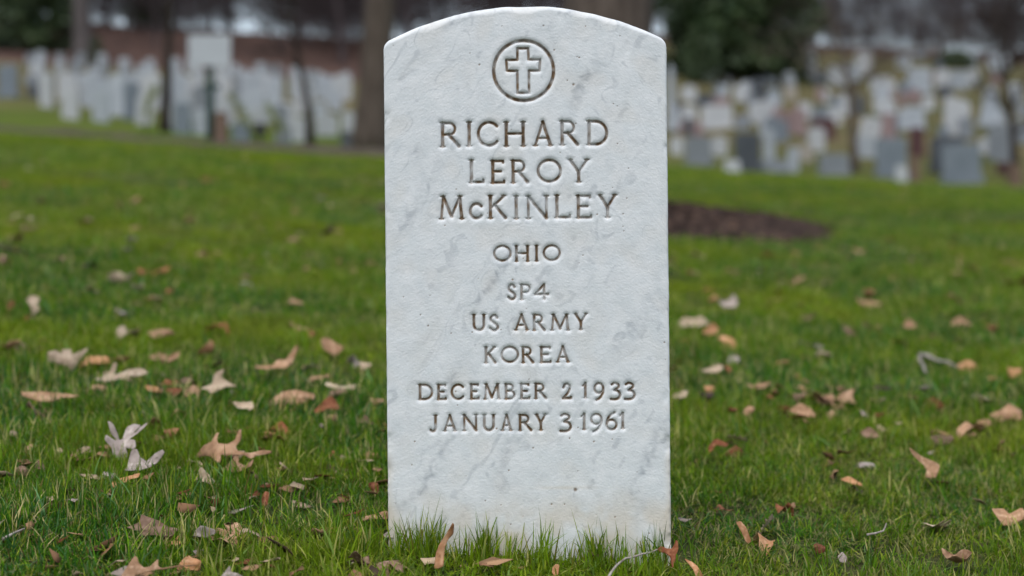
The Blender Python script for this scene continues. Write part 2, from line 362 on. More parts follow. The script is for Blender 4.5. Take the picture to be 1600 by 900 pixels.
loop = np.concatenate([vid[0, :], vid[1:, -1], vid[-1, -2::-1], vid[-2:0:-1, 0]])
def sides(used, Vv):
    idx = np.searchsorted(used, loop); base_ = Vv[idx]; n_ = len(idx); rings = []; off = len(Vv)
    for k, dy in enumerate(np.concatenate([np.linspace(.004, .092, 12), [.096]])):
        b_ = base_.copy(); b_[:, 1] = np.maximum(base_[:, 1]+.0005*(k+1), -DEPTH/2 + .006 + dy); rings.append(b_)
    cen = base_.copy(); cen[:, 1] = DEPTH/2; cen[:, 0] *= .985; cen[:, 2] -= .002; rings.append(cen)
    mid = cen.copy(); mid[:, 0] *= .01; rings.append(mid)
    ev = np.vstack(rings); ids = [idx]+[off+k*n_+np.arange(n_) for k in range(len(rings))]
    ef = np.vstack([np.stack([a_, b2, np.roll(b2, -1), np.roll(a_, -1)], 1) for a_, b2 in zip(ids[:-1], ids[1:])])
    ec = np.tile([0, .1, .15, 1], (len(ev), 1)); return ev, ef, ec
sub('slab', Q[fid == -1], sides)
for k, nm in enumerate(names_id):
    fk = Q[fid == k]
    if len(fk): sub(nm, fk)

# ------------------------------------------------------------------ grass
STONE_X0, STONE_X1, STONE_Y0, STONE_Y1 = hroot.location.x-HW-.002, hroot.location.x+HW+.002, 1.655, 1.655+DEPTH
MC = hit(955, 344); MR = 1.14            # centre and radius of the mulch ring
PATH_Y = lambda x: 13.4 - .12*(x+5)
proto = bpy.data.collections.new('grass_tufts')
GM = NT('grass_blade', .6, .08)
_, gc = GM.attr('blade'); bcol = GM.n('ShaderNodeAttribute'); bcol.attribute_name = 'blade'
p = GM.pos(); oi = GM.n('ShaderNodeObjectInfo')
hsv = GM.n('ShaderNodeHueSaturation')
v1 = GM.noise(p, 1.3, 4); v2 = GM.noise(p, 6, 3)
yel = GM.ramp(v1, [(.42, (0, 0, 0)), (.62, (1, 1, 1))])
c = GM.mix(GM.math('MULTIPLY', yel, .72), bcol.outputs['Color'], (.23, .30, .008))
c = GM.mix(GM.math('MULTIPLY', GM.ramp(v2, [(.5, (0, 0, 0)), (.75, (1, 1, 1))]), .35), c, (.055, .14, .02))
c = GM.mix(GM.math('MULTIPLY', GM.ramp(GM.noise(p, 2.6, 5, .6), [(.56, (0, 0, 0)), (.72, (1, 1, 1))]), .3), c, (.24, .19, .07))
GM.l(c, hsv.inputs['Color'])
GM.l(GM.math('MULTIPLY_ADD', oi.outputs['Random'], .5), hsv.inputs['Value'])
hsv.inputs['Value'].links[0].from_node.inputs[2].default_value = .75
tr = GM.n('ShaderNodeBsdfTranslucent'); mx = GM.n('ShaderNodeMixShader'); mx.inputs[0].default_value = .45
GM.col(hsv.outputs[0]); GM.l(hsv.outputs[0], tr.inputs[0]); GM.l(GM.b.outputs[0], mx.inputs[1]); GM.l(tr.outputs[0], mx.inputs[2]); GM.l(mx.outputs[0], GM.out.inputs[0])
PAL = [((.030, .110, .008), 5), ((.062, .185, .010), 5), ((.15, .30, .014), 4), ((.042, .130, .035), 3.2), ((.13, .26, .10), 1.6), ((.30, .35, .04), 2.0), ((.54, .46, .21), 1.4), ((.12, .075, .03), .8)]
pw = np.array([k for _, k in PAL]); pw /= pw.sum()
def tuft(seed, nb, rad, hmin, hmax, wid, lean=.5, straw=0):
    r = np.random.default_rng(seed); VV, FF, CC = [], [], []
    for b in range(nb):
        rr = rad*math.sqrt(r.random()); th = r.random()*6.283; x0, y0 = rr*math.cos(th), rr*math.sin(th)
        h_ = r.uniform(hmin, hmax)*(1 if r.random() > .12 else 1.25); w_ = wid*r.uniform(.6, 1.25); ph = r.random()*6.283; le = abs(r.normal(0, lean))+.08
        dx, dy = math.cos(ph), math.sin(ph); wx, wy = -dy, dx; tw = r.normal(0, .5)
        col = PAL[r.choice(len(PAL), p=pw)][0]
        if r.random() < straw: col = (.30, .26, .13)
        col = np.array(col)*r.uniform(.8, 1.2); o = len(VV); S = 5
        ang = r.normal(0, .2); x, y, z = x0, y0, -.004
        for s in range(S):
            t = s/(S-1); ww = w_*(1-t**2.2)*.5 + .00012
            ca_, sa_ = math.cos(tw*t), math.sin(tw*t); ex, ey = wx*ca_+dx*sa_, wy*ca_+dy*sa_
            tone = np.append(col, 1)
            if s == S-1: VV.append((x, y, z)); CC.append(tone)
            else: VV += [(x-ex*ww, y-ey*ww, z), (x+ex*ww, y+ey*ww, z)]; CC += [tone, tone]
            a_ = min(le*(t+.25)*1.3, 1.9); sl = h_/(S-1); x += dx*math.sin(a_)*sl; y += dy*math.sin(a_)*sl; z += math.cos(a_)*sl
        for s in range(S-2): q_ = o+2*s; FF += [(q_, q_+1, q_+3), (q_, q_+3, q_+2)]
        q_ = o+2*(S-2); FF.append((q_, q_+1, q_+2))
    me = mesh_np('tuft', np.array(VV), np.array(FF), True); color_attr(me, 'blade', np.array(CC)); me.materials.append(GM.m)
    ob = bpy.data.objects.new('tuft_%02d' % len(proto.objects), me); proto.objects.link(ob)
for s in range(9): tuft(100+s, 58, .045, .018, .046, .0018, .8, .03)           # 0-6 lawn
for s in range(3): tuft(200+s, 40, .040, .014, .034, .0018, 1.2, .38)      # 7-9 thatchy, strawy
for s in range(4): tuft(300+s, 9, .016, .040, .072, .0023, .34)           # 10-12 taller, against the stone
def lawn_points():
    r = np.random.default_rng(31); out = []
    def zone(y0, y1, dens, sc_, kinds, marg=1.28):
        A = (y1-y0)*( .36*marg*(y0+y1) + .5); k = int(A*dens)
        Y = r.uniform(y0, y1, k*2); x = r.uniform(-1, 1, k*2)*(.36*marg*y1+.25); keep = np.abs(x) < .36*marg*Y+.25
        Y, x = Y[keep], x[keep]
        out.append(np.stack([x, Y, np.full_like(x, sc_), r.choice(kinds, len(x))], 1))
    lawn = list(range(9))*3 + [9, 10, 11]*3
    zone(1.25, 2.3, 1250, 1.0, lawn); zone(2.3, 4.0, 720, 1.12, lawn); zone(4.0, 7.5, 270, 1.5, lawn); zone(7.5, 16.5, 105, 2.0, lawn)
    n_ = 95                                                             # along the foot of the stone
    x = r.uniform(STONE_X0-.02, STONE_X1+.02, n_); x = x + .02*np.sin(x*95); Y = STONE_Y0 - .006 - np.abs(r.normal(0, .022, n_)); out.append(np.stack([x, Y, r.uniform(.45, .95, n_), r.choice([12, 13, 14, 15], n_)], 1))
    x = r.uniform(-1.6, 1.6, 160); Y = r.uniform(1.4, 4, 160); out.append(np.stack([x, Y, r.uniform(.8, 1.15, 160), r.choice([12, 13, 14, 15], 160)], 1))
    P = np.vstack(out); x, Y = P[:, 0], P[:, 1]
    patch = np.sin(x*2.3+1.3*np.sin(Y*1.7))*np.sin(Y*2.9-.8*x+2)+.5*np.sin(x*7.1+Y*3)*np.sin(Y*8.3-x)
    sw = (P[:, 3] < 12) & (patch > .3) & (r.random(len(x)) < .75); P[sw, 3] = r.choice([9, 10, 11], sw.sum())
    pad = .02*np.where(P[:, 3] >= 12, 0, 1)
    bad = (x > STONE_X0-pad) & (x < STONE_X1+pad) & (Y > STONE_Y0-pad*.6) & (Y < STONE_Y1+.015)
    bad |= np.hypot(x-MC.x, Y-MC.y) < MR*r.normal(1, .07, len(x))*(.93+.05*np.sin(6*np.arctan2(Y-MC.y, x-MC.x)))
    bad |= (x < -.8) & (Y > PATH_Y(x)-.1) & (Y < PATH_Y(x)+2.7)
    # thin, worn places
    thin = np.sin(x*7.3+1)*np.sin(Y*6.1+.5)+.4*np.sin(x*17)*np.sin(Y*15); bad |= (thin > 1.02) & (r.random(len(x)) < .6)
    return P[~bad], r
P, r = lawn_points(); k = len(P)
gp = np.stack([P[:, 0], P[:, 1], terrain(P[:, 0], P[:, 1])], 1)
hv = .66+.20*np.sin(P[:, 0]*3.1+.6)*np.sin(P[:, 1]*2.3)+.20*np.sin(P[:, 0]*13+2*np.sin(P[:, 1]*5))*np.sin(P[:, 1]*11+1)+.18*r.normal(0, 1, k)
scl = np.stack([P[:, 2], P[:, 2], np.where(P[:, 2] > 1.3, 1.15, P[:, 2])*np.clip(hv, .5, 1.35)], 1)
foot = (P[:, 1] > 1.5) & (P[:, 1] < 1.655) & (P[:, 0] > STONE_X0-.05) & (P[:, 0] < STONE_X1+.05); scl[foot, 2] *= .68
scl[P[:, 3] >= 12] = P[P[:, 3] >= 12][:, 2:3]
rotv = np.stack([np.arctan(SLOPE)+r.normal(0, .07, k), r.normal(.06, .07, k), r.uniform(0, 6.283, k)], 1)
gme = bpy.data.meshes.new('grass'); gme.vertices.add(k); gme.vertices.foreach_set('co', gp.astype(np.float32).ravel())
for nm, arr in (('rot', rotv), ('scl', scl)):
    at = gme.attributes.new(nm, 'FLOAT_VECTOR', 'POINT'); at.data.foreach_set('vector', arr.astype(np.float32).ravel())
at = gme.attributes.new('pick', 'INT', 'POINT'); at.data.foreach_set('value', P[:, 3].astype(np.int32))
go = obj('grass', gme); tag(go, 'short green lawn grass with straw and taller blades at the stone foot', kind='stuff')
ng = bpy.data.node_groups.new('grass_scatter', 'GeometryNodeTree')
ng.interface.new_socket('Geometry', in_out='INPUT', socket_type='NodeSocketGeometry'); ng.interface.new_socket('Geometry', in_out='OUTPUT', socket_type='NodeSocketGeometry')
gi, gout = ng.nodes.new('NodeGroupInput'), ng.nodes.new('NodeGroupOutput')
iop = ng.nodes.new('GeometryNodeInstanceOnPoints'); ci = ng.nodes.new('GeometryNodeCollectionInfo')
ci.inputs['Collection'].default_value = proto; ci.inputs['Separate Children'].default_value = True; ci.inputs['Reset Children'].default_value = True
def named(nm, ty):
    x = ng.nodes.new('GeometryNodeInputNamedAttribute'); x.data_type = ty; x.inputs['Name'].default_value = nm; return [o_ for o_ in x.outputs if o_.enabled][0]
L = ng.links.new
L(gi.outputs[0], iop.inputs['Points']); L(ci.outputs[0], iop.inputs['Instance']); iop.inputs['Pick Instance'].default_value = True
L(named('pick', 'INT'), iop.inputs['Instance Index']); L(named('rot', 'FLOAT_VECTOR'), iop.inputs['Rotation']); L(named('scl', 'FLOAT_VECTOR'), iop.inputs['Scale'])
L(iop.outputs[0], gout.inputs[0])
go.modifiers.new('scatter', 'NODES').node_group = ng

# ------------------------------------------------------------------ mulch ring and path edge
def disc(cx, cy, rad, mound, nr=26, na=96, seed=1):
    r_ = np.random.default_rng(seed); rr = np.linspace(0.02, 1, nr); th = np.linspace(0, 2*np.pi, na, endpoint=False)
    A, B = np.meshgrid(rr, th, indexing='ij'); ed = 1+.05*np.sin(6*B)+.03*np.sin(11*B+1)
    x = cx+rad*A*ed*np.cos(B); y = cy+rad*A*ed*np.sin(B); z = terrain(x, y)+.006+mound*(1-A**2)*(.7+.6*r_.random(A.shape))+.02*r_.random(A.shape); z[-1] = terrain(x[-1], y[-1])-.02
    v = np.stack([x, y, z], -1).reshape(-1, 3); i, j = np.meshgrid(np.arange(nr-1), np.arange(na), indexing='ij')
    f = np.stack([i*na+j, (i+1)*na+j, (i+1)*na+(j+1) % na, i*na+(j+1) % na], -1).reshape(-1, 4); return mesh_np('mulch_bed', v, f)
M = NT('bark_mulch', .95, .1); p = M.pos()
M.col(M.ramp(M.noise(p, 28, 5), [(.38, (.010, .007, .006)), (.5, (.042, .026, .02)), (.66, (.11, .072, .054))])); M.bump(M.noise(p, 45, 4), 1, .03)
tag(obj('mulch_bed', disc(MC.x, MC.y, MR, .07), M.m), 'ring of dark bark mulch on the lawn behind the headstone', kind='structure')
px_ = np.linspace(-9, -1.0, 60); rows = []
for k_, dy in enumerate(np.linspace(0, 1, 6)):
    y_ = PATH_Y(px_)+dy*(2.6+.3*np.sin(px_*2.3)); z_ = terrain(px_, y_)+.03+.012*np.sin(px_*9+k_*2); rows.append(np.stack([px_, y_, z_-(.05 if k_ in (0, 5) else 0)], 1))
i, j = np.meshgrid(np.arange(5), np.arange(59), indexing='ij'); f = np.stack([i*60+j, i*60+j+1, (i+1)*60+j+1, (i+1)*60+j], -1).reshape(-1, 4)
M = NT('worn_path', .95, .1); p = M.pos(); M.col(M.ramp(M.noise(p, 3, 6), [(.3, (.035, .027, .02)), (.55, (.075, .058, .045)), (.75, (.07, .07, .035))]))
tag(obj('path', mesh_np('path', np.vstack(rows), f, True), M.m), 'narrow worn earth path along the far edge of the lawn', kind='structure')

# ------------------------------------------------------------------ fallen leaves and twigs
def leaf_mat(name, c0, c1, c2):
    M = NT(name, .65, .2); oc = M.objc(); oi = M.n('ShaderNodeObjectInfo')
    c = M.ramp(M.noise(oc, 45, 5, .6, .4), [(.3, c0), (.52, c1), (.74, c2)])
    spot = M.ramp(M.noise(oc, 190, 3), [(.62, (0, 0, 0)), (.72, (1, 1, 1))])
    c = M.mix(M.math('MULTIPLY', spot, .45), c, tuple(x*.4 for x in c0))
    _, rb = M.attr('rib'); c = M.mix(M.math('MULTIPLY', rb[0], .8), c, tuple(min(1, x*1.25+.03) for x in c2))
    hv_ = M.n('ShaderNodeHueSaturation'); M.l(c, hv_.inputs['Color'])
    v_ = M.n('ShaderNodeMapRange'); v_.inputs[3].default_value = .75; v_.inputs[4].default_value = 1.25; M.l(oi.outputs['Random'], v_.inputs[0]); M.l(v_.outputs[0], hv_.inputs['Value'])
    M.bump(M.noise(oc, 260, 4), .3, .001)
    tr_ = M.n('ShaderNodeBsdfTranslucent'); mx_ = M.n('ShaderNodeMixShader'); mx_.inputs[0].default_value = .12
    M.col(hv_.outputs[0]); M.l(hv_.outputs[0], tr_.inputs[0]); M.l(M.b.outputs[0], mx_.inputs[1]); M.l(tr_.outputs[0], mx_.inputs[2]); M.l(mx_.outputs[0], M.out.inputs[0])
    return M.m
LM = {'tan': leaf_mat('tan_leaf', (.15, .082, .042), (.33, .19, .105), (.44, .285, .18)),
      'pale': leaf_mat('pale_leaf', (.22, .155, .10), (.40, .30, .21), (.50, .41, .31)),
      'grey': leaf_mat('grey_leaf', (.15, .115, .10), (.29, .24, .215), (.39, .335, .30)),
      'brown': leaf_mat('brown_leaf', (.11, .065, .04), (.19, .115, .075), (.27, .17, .12)),
      'rust': leaf_mat('rust_leaf', (.09, .028, .012), (.20, .065, .028), (.30, .12, .05)),
      'orange': leaf_mat('orange_leaf', (.25, .11, .04), (.42, .21, .10), (.50, .30, .17)),
      'dark': leaf_mat('dark_leaf', (.018, .013, .010), (.045, .028, .02), (.08, .05, .035))}
def leaf_mesh(name, outline, seed, curl=1.0, fold=0.0, veins=True):
    """outline in metres around (0,0); triangulated inside, bent and wrinkled"""
    r_ = random.Random(seed); P = [Vector(p_) for p_ in outline]; Q = []
    for a_, b_ in zip(P, P[1:]+P[:1]): Q += [a_*.87+b_*.13, a_*.13+b_*.87]
    area = sum(a_.x*b_.y-b_.x*a_.y for a_, b_ in zip(Q, Q[1:]+Q[:1]))
    if area < 0: Q.reverse()
    xs_ = [p_.x for p_ in Q]; ys_ = [p_.y for p_ in Q]; L_ = max(max(xs_)-min(xs_), max(ys_)-min(ys_)); st = L_/13
    pts = list(Q); x = min(xs_)+st/2; row = 0
    while x < max(xs_):
        y = min(ys_)+st/2+(row % 2)*st/2
        while y < max(ys_): pts.append(Vector((x+r_.uniform(-.2, .2)*st, y+r_.uniform(-.2, .2)*st))); y += st
        x += st*.87; row += 1
    nq = len(Q)
    ov, oe, of, *_ = geometry.delaunay_2d_cdt(pts, [(i, (i+1) % nq) for i in range(nq)], [list(range(nq))], 1, 1e-7)
    A = np.array([(v_.x, v_.y) for v_ in ov]); f = np.array([t for t in of if len(t) == 3])
    # principal axis = midrib
    cA = A-A.mean(0); ev, evec = np.linalg.eigh(np.cov(cA.T)); ax = evec[:, 1]; s_ = cA@ax; t_ = cA@np.array([-ax[1], ax[0]])
    k1, k2, k3 = r_.uniform(-1, 1), r_.uniform(.3, 1), r_.uniform(0, 6.28)
    z = curl*(1.6*k1*s_**2/L_ + 2.6*k2*t_**2/L_*(1 if r_.random() < .7 else -1) + .035*L_*np.sin(s_/L_*9+k3) + .03*L_*np.sin(t_/L_*13+s_/L_*6+k3*2)) + fold*np.abs(t_)
    z += .012*L_*np.sin(s_/L_*31+k3)*np.sin(t_/L_*27)
    rib = np.exp(-(t_/(.018*L_))**2)
    if veins: rib = np.maximum(rib, .6*np.exp(-(((np.abs(t_)*1.1-s_) % (.16*L_)-.08*L_)/(.012*L_))**2))
    me = mesh_np(name, np.stack([A[:, 0], A[:, 1], z], 1), f, True)
    color_attr(me, 'rib', np.stack([rib, rib, rib, np.ones_like(rib)], 1)); return me
def leaf_obj(name, me, mat):
    o = obj(name, me, LM[mat]); s_ = o.modifiers.new('thickness', 'SOLIDIFY'); s_.thickness = .00045; s_.offset = -1; return o
def traced(crop, scale, pts, mat, label, tilt=38, name='oak_leaf', lift=.020, curl=1.0, stalk=None, fold=0.0):
    px2 = [(crop[0]+a_/scale, crop[1]+b_/scale) for a_, b_ in pts]
    us = [p_[0] for p_ in px2]; vs = [p_[1] for p_ in px2]; uc = (min(us)+max(us))/2; vb = max(vs)
    g = hit(uc, vb, lift); mp = g.y/FPX; elev = math.atan((vb-450)/FPX); fs = math.sin(R(tilt)+elev)
    out = [((u-uc)*mp, (vb-v)*mp/fs) for u, v in px2]
    seed = int(uc*7+vb*13); me = leaf_mesh(name, out, seed, curl*.6, fold)
    o = leaf_obj(name, me, mat); o.location = (g.x, g.y, g.z+lift-.004); o.rotation_euler = (R(tilt), 0, 0)
    tag(o, label, 'leaf', 'fallen leaves near the headstone')
    if stalk:
        (ua, va_), (ub, vb_) = stalk; ua, va_, ub, vb_ = [crop[k % 2]+t/scale for k, t in enumerate((ua, va_, ub, vb_))]
        a_ = Vector(((ua-uc)*mp, (vb-va_)*mp/fs, 0)); b_ = Vector(((ub-uc)*mp, (vb-vb_)*mp/fs, .004))
        obj('stalk', tube([a_, (a_+b_)/2+Vector((0, 0, .002)), b_], [.0011, .0008, .0007], 6), LM[mat], o)
    return o
def tube(pts, rad, k=6, name='tube'):
    pts = [Vector(p_) for p_ in pts]; VV, FF = [], []
    for i, p_ in enumerate(pts):
        d = (pts[min(i+1, len(pts)-1)]-pts[max(i-1, 0)]).normalized(); u_ = d.orthogonal().normalized() if i == 0 else (u_-d*u_.dot(d)).normalized(); v_ = d.cross(u_)
        for j in range(k): t = 2*math.pi*j/k; VV.append(p_+(u_*math.cos(t)+v_*math.sin(t))*rad[i])
    n_ = len(pts)
    for i in range(n_-1):
        for j in range(k): FF.append((i*k+j, i*k+(j+1) % k, (i+1)*k+(j+1) % k, (i+1)*k+j))
    o_ = len(VV); VV += [pts[0], pts[-1]]
    FF += [(o_, (j+1) % k, j, j) for j in range(k)]+[(o_+1, (n_-1)*k+j, (n_-1)*k+(j+1) % k, (n_-1)*k+(j+1) % k) for j in range(k)]
    me = bpy.data.meshes.new(name); me.from_pydata(VV, [], [tuple(dict.fromkeys(f)) for f in FF]); me.polygons.foreach_set('use_smooth', [True]*len(FF)); me.update(); return me

c_a, s_a = (100, 630), 4.444
traced(c_a, s_a, [(270,150),(300,150),(335,195),(355,235),(372,225),(385,150),(420,95),(475,110),(460,160),(437,190),(465,175),(490,130),(505,100),(540,140),(525,180),(470,210),(420,230),(470,245),(490,300),(470,315),(410,285),(445,360),(390,365),(330,335),(315,290),(272,270),(275,235),(320,245),(340,240),(300,215)], 'grey', 'pale grey deeply lobed oak leaf standing up, left of the big tan oak leaf', 48)
traced(c_a, s_a, [(430,345),(470,335),(500,370),(545,390),(590,355),(650,335),(672,355),(640,385),(590,430),(520,470),(430,490),(425,410)], 'grey', 'pale grey broken oak leaf lying just below the deeply lobed grey one', 40)
traced(c_a, s_a, [(315,530),(400,500),(500,480),(490,503),(430,515),(350,585),(325,580)], 'orange', 'orange tan rolled leaf edge in front of the broken grey leaf', 35, 'leaf', .014)
traced(c_a, s_a, [(255,460),(300,445),(350,470),(345,510),(300,515),(240,500)], 'grey', 'small greyish curled leaf beside the orange tan rolled leaf', 35, 'leaf', .014)
traced(c_a, s_a, [(855,285),(890,255),(920,240),(985,240),(1000,190),(1025,190),(1020,240),(1040,275),(1100,280),(1145,250),(1170,190),(1188,185),(1190,225),(1165,295),(1190,320),(1260,310),(1330,265),(1405,258),(1400,275),(1310,310),(1280,360),(1240,340),(1150,355),(1110,360),(1075,345),(1090,430),(1070,430),(1000,345),(950,310)], 'tan', 'large tan oak leaf with long pointed lobes, left foreground', 40, lift=.022)
traced(c_a, s_a, [(1100,480),(1130,420),(1180,365),(1195,410),(1240,430),(1300,405),(1300,440),(1200,490),(1120,505)], 'tan', 'tan leaf half sunk in grass under the large tan oak leaf', 35, lift=.012)
traced(c_a, s_a, [(870,490),(930,450),(990,480),(1065,530),(1060,560),(1000,550),(940,540),(895,520)], 'pale', 'crumpled cream leaf below and left of the large tan oak leaf', 40, 'leaf', .016, 2)
traced(c_a, s_a, [(690,205),(740,145),(775,150),(800,180),(765,215),(735,240)], 'orange', 'small folded leaf between the grey lobed leaf and the large tan oak leaf', 50, 'leaf', .016, 2)
c_a, s_a = (160, 780), 5.333
traced(c_a, s_a, [(170,225),(265,185),(270,135),(330,150),(430,170),(520,215),(610,240),(595,325),(500,310),(420,290),(320,320),(300,255),(220,240)], 'brown', 'dull brown broken oak leaf lying flat in the left foreground', 34, lift=.016, curl=.6)
traced(c_a, s_a, [(130,660),(215,450),(245,470),(270,520),(320,560),(370,545),(430,490),(440,550),(480,575),(400,580),(250,630),(200,670)], 'tan', 'tan pointed oak leaf at the bottom edge, left foreground', 45, lift=.022, curl=.7, stalk=((470, 575), (770, 560)))
traced(c_a, s_a, [(970,650),(1000,605),(1045,560),(1060,600),(1110,610),(1170,632),(1150,660)], 'grey', 'pale grey leaf tip poking up at the bottom edge', 40, lift=.026)
traced(c_a, s_a, [(650,500),(690,420),(720,450),(770,460),(830,530),(810,565),(740,550),(700,570),(620,570)], 'orange', 'curled orange brown leaf beside the tan pointed leaf at the bottom', 48, 'leaf', .018, 2.2)
traced(c_a, s_a, [(760,270),(800,250),(850,245),(930,265),(935,295),(860,285),(800,340),(760,330)], 'grey', 'shrivelled grey brown leaf right of the dull brown broken leaf', 40, 'leaf', .014, 2.2)
traced(c_a, s_a, [(1090,250),(1150,236),(1300,232),(1310,252),(1200,268),(1100,272)], 'pale', 'narrow straw coloured rolled leaf in the left foreground', 35, 'leaf', .018, 1.5)
traced(c_a, s_a, [(735,420),(780,400),(840,410),(800,445),(745,455)], 'grey', 'dusky fragment of leaf behind the curled orange brown leaf', 40, 'leaf', .012)
c_a, s_a = (590, 780), 6.667
traced(c_a, s_a, [(590,700),(605,550),(640,450),(720,330),(780,240),(797,260),(785,350),(730,400),(700,480),(690,600),(690,680),(630,710)], 'orange', 'rust brown leaf standing upright in grass before the headstone', 72, 'leaf', .016, .8, fold=.35)
traced(c_a, s_a, [(50,360),(110,335),(200,310),(235,340),(215,420),(130,430),(60,400)], 'grey', 'dry grey brown leaf at the lower left corner of the headstone', 45, 'leaf', .012, 2)
traced(c_a, s_a, [(1560,360),(1585,420),(1590,470),(1540,480),(1545,400)], 'brown', 'thin brown leaf sliver upright at the middle of the headstone foot', 70, 'leaf', .016)
traced((820, 780), 6.667, [(290,690),(325,660),(360,670),(345,770),(310,785),(285,740)], 'orange', 'small oval orange leaf low in the grass before the headstone', 60, 'leaf', .012)
traced((820, 780), 6.667, [(645,480),(700,500),(770,560),(825,600),(810,640),(750,600),(690,545)], 'brown', 'narrow brown leaf leaning in grass at the headstone foot', 55, 'leaf', .012)
c_a, s_a = (990, 780), 7.5
traced(c_a, s_a, [(285,600),(335,545),(400,570),(460,570),(490,530),(510,480),(530,490),(530,600),(500,650),(490,720),(460,800),(440,790),(440,660),(370,620),(320,625)], 'rust', 'dark rust oak leaf against the lower right corner of the headstone', 60, lift=.016, curl=.8)
traced(c_a, s_a, [(610,690),(690,710),(750,760),(790,840),(820,900),(740,900),(700,800)], 'orange', 'rust coloured long leaf in grass right of the headstone corner', 50, 'leaf', .018, 1)
traced((570, 740), 4, [(20,60),(50,40),(80,60),(90,130),(60,110),(25,90)], 'rust', 'rust brown curled leaf beside the left edge of the headstone', 55, 'leaf', .012, 1.6)
traced((300, 620), 3.2156, [(345,510),(360,465),(382,470),(380,540),(350,540)], 'rust', 'small dark rust leaf upright in the left foreground grass', 65, 'leaf', .010)
traced((300, 620), 3.2156, [(840,590),(905,580),(980,560),(985,600),(905,605),(850,615)], 'tan', 'tan leaf touching the left edge of the headstone near its foot', 45, 'leaf', .014, 1.6)
c_a, s_a = (1030, 660), 3.75
traced(c_a, s_a, [(460,575),(490,562),(520,610),(542,690),(515,700),(490,640)], 'orange', 'upright tan orange leaf in the grass, right foreground', 60, 'leaf', .014)
traced(c_a, s_a, [(910,700),(940,680),(985,715),(970,740),(925,745)], 'rust', 'dark rust leaf deep in grass, right foreground near the bottom', 50, 'leaf', .012)
traced(c_a, s_a, [(280,135),(335,90),(420,105),(400,125),(340,120),(300,165)], 'rust', 'dark rust spiky leaf in grass close right of the headstone', 45, 'oak_leaf', .014)
traced(c_a, s_a, [(760,465),(800,450),(800,485),(765,490)], 'tan', 'small pale brown leaf scrap in the right foreground grass', 50, 'leaf', .012)
traced(c_a, s_a, [(1050,780),(1085,750),(1105,790),(1090,820),(1060,810)], 'grey', 'grey leaf scrap near the bottom, right foreground', 50, 'leaf', .012)
c_a, s_a = (1300, 660), 3.75
traced(c_a, s_a, [(475,160),(540,190),(640,235),(645,260),(600,335),(535,330),(570,270),(560,235),(500,200)], 'tan', 'folded pinkish tan leaf with a bent stalk, right foreground', 50, 'leaf', .020, .8)
traced(c_a, s_a, [(945,510),(1040,485),(1060,520),(1135,498),(1140,560),(1050,585),(1000,590)], 'tan', 'tan leaf cut by the right edge of the picture, foreground', 45, 'oak_leaf', .020, .8)
traced(c_a, s_a, [(60,310),(110,305),(185,340),(175,360),(110,345)], 'orange', 'orange brown leaf half hidden in grass, right of centre foreground', 40, 'leaf', .016)
traced(c_a, s_a, [(170,50),(240,30),(285,65),(260,95),(200,80)], 'brown', 'dusky brown curled leaf in the right middle lawn', 40, 'leaf', .016)
traced(c_a, s_a, [(580,85),(640,55),(720,85),(700,115),(600,115)], 'brown', 'dusky pink brown flat leaf in the right middle lawn', 40, 'leaf', .016)
c_a, s_a = (0, 520), 5
traced(c_a, s_a, [(175,500),(290,460),(400,445),(480,465),(570,500),(640,530),(560,525),(470,495),(400,515),(280,530),(190,530)], 'tan', 'long pinkish tan curled leaf near the left edge', 40, lift=.024, curl=.8)
traced(c_a, s_a, [(355,180),(400,125),(440,150),(430,100),(465,60),(500,100),(530,160),(600,140),(645,115),(660,150),(600,210),(540,275),(500,230),(440,220),(370,225)], 'pale', 'pale star shaped oak leaf, upper left of the lawn', 45)
traced(c_a, s_a, [(10,740),(40,735),(120,740),(100,780),(40,785)], 'pale', 'small pale leaf at the left edge below the long curled leaf', 40, 'leaf', .016)
traced((0, 620), 3.2156, [(60,340),(95,320),(130,345),(125,375),(75,370)], 'brown', 'small brown folded leaf at the far left foreground', 45, 'leaf', .016)
traced((0, 620), 3.2156, [(150,345),(175,305),(200,310),(230,355),(195,350)], 'brown', 'small two toned folded leaf next to the brown one, far left', 50, 'leaf', .016)
c_a, s_a = (0, 420), 3.75
traced(c_a, s_a, [(540,630),(610,600),(640,550),(660,560),(645,610),(720,595),(800,565),(850,590),(800,612),(740,622),(770,650),(700,660),(600,660)], 'pale', 'pale lobed oak leaf right of the star shaped leaf', 42)
traced(c_a, s_a, [(835,330),(880,350),(960,330),(1020,340),(940,385),(880,385)], 'tan', 'blurred tan lobed leaf upper left lawn', 40)
traced(c_a, s_a, [(130,180),(150,140),(210,165),(200,200),(225,230),(190,255),(165,210)], 'pale', 'blurred whitish leaf near the left edge of the lawn', 45)
c_a, s_a = (200, 520), 5
traced(c_a, s_a, [(555,440),(630,390),(640,330),(720,300),(700,350),(800,390),(840,410),(740,425),(680,450),(640,500),(620,440)], 'pale', 'cluster-like pale twisted leaf in the middle left lawn', 42)
traced(c_a, s_a, [(430,440),(480,390),(550,420),(545,485),(510,450),(450,500)], 'tan', 'pale pinkish arched leaf left of the twisted pale leaf', 45, 'leaf')
traced(c_a, s_a, [(110,400),(200,405),(265,430),(240,458),(150,435)], 'orange', 'reddish tan leaf beside a dark leaf in the left lawn', 40, 'leaf')
traced(c_a, s_a, [(280,445),(340,405),(420,440),(400,475),(330,480)], 'rust', 'dark rust leaf touching the reddish tan leaf', 40, 'leaf')
traced(c_a, s_a, [(160,210),(210,150),(290,160),(400,165),(395,205),(300,225),(230,215)], 'tan', 'pinkish tan wavy leaf in the left middle lawn', 40)
traced(c_a, s_a, [(805,555),(870,540),(960,545),(980,590),(950,620),(930,580),(850,580)], 'pale', 'hooked straw coloured leaf in the left middle lawn', 40, 'leaf')
c_a, s_a = (400, 520), 5
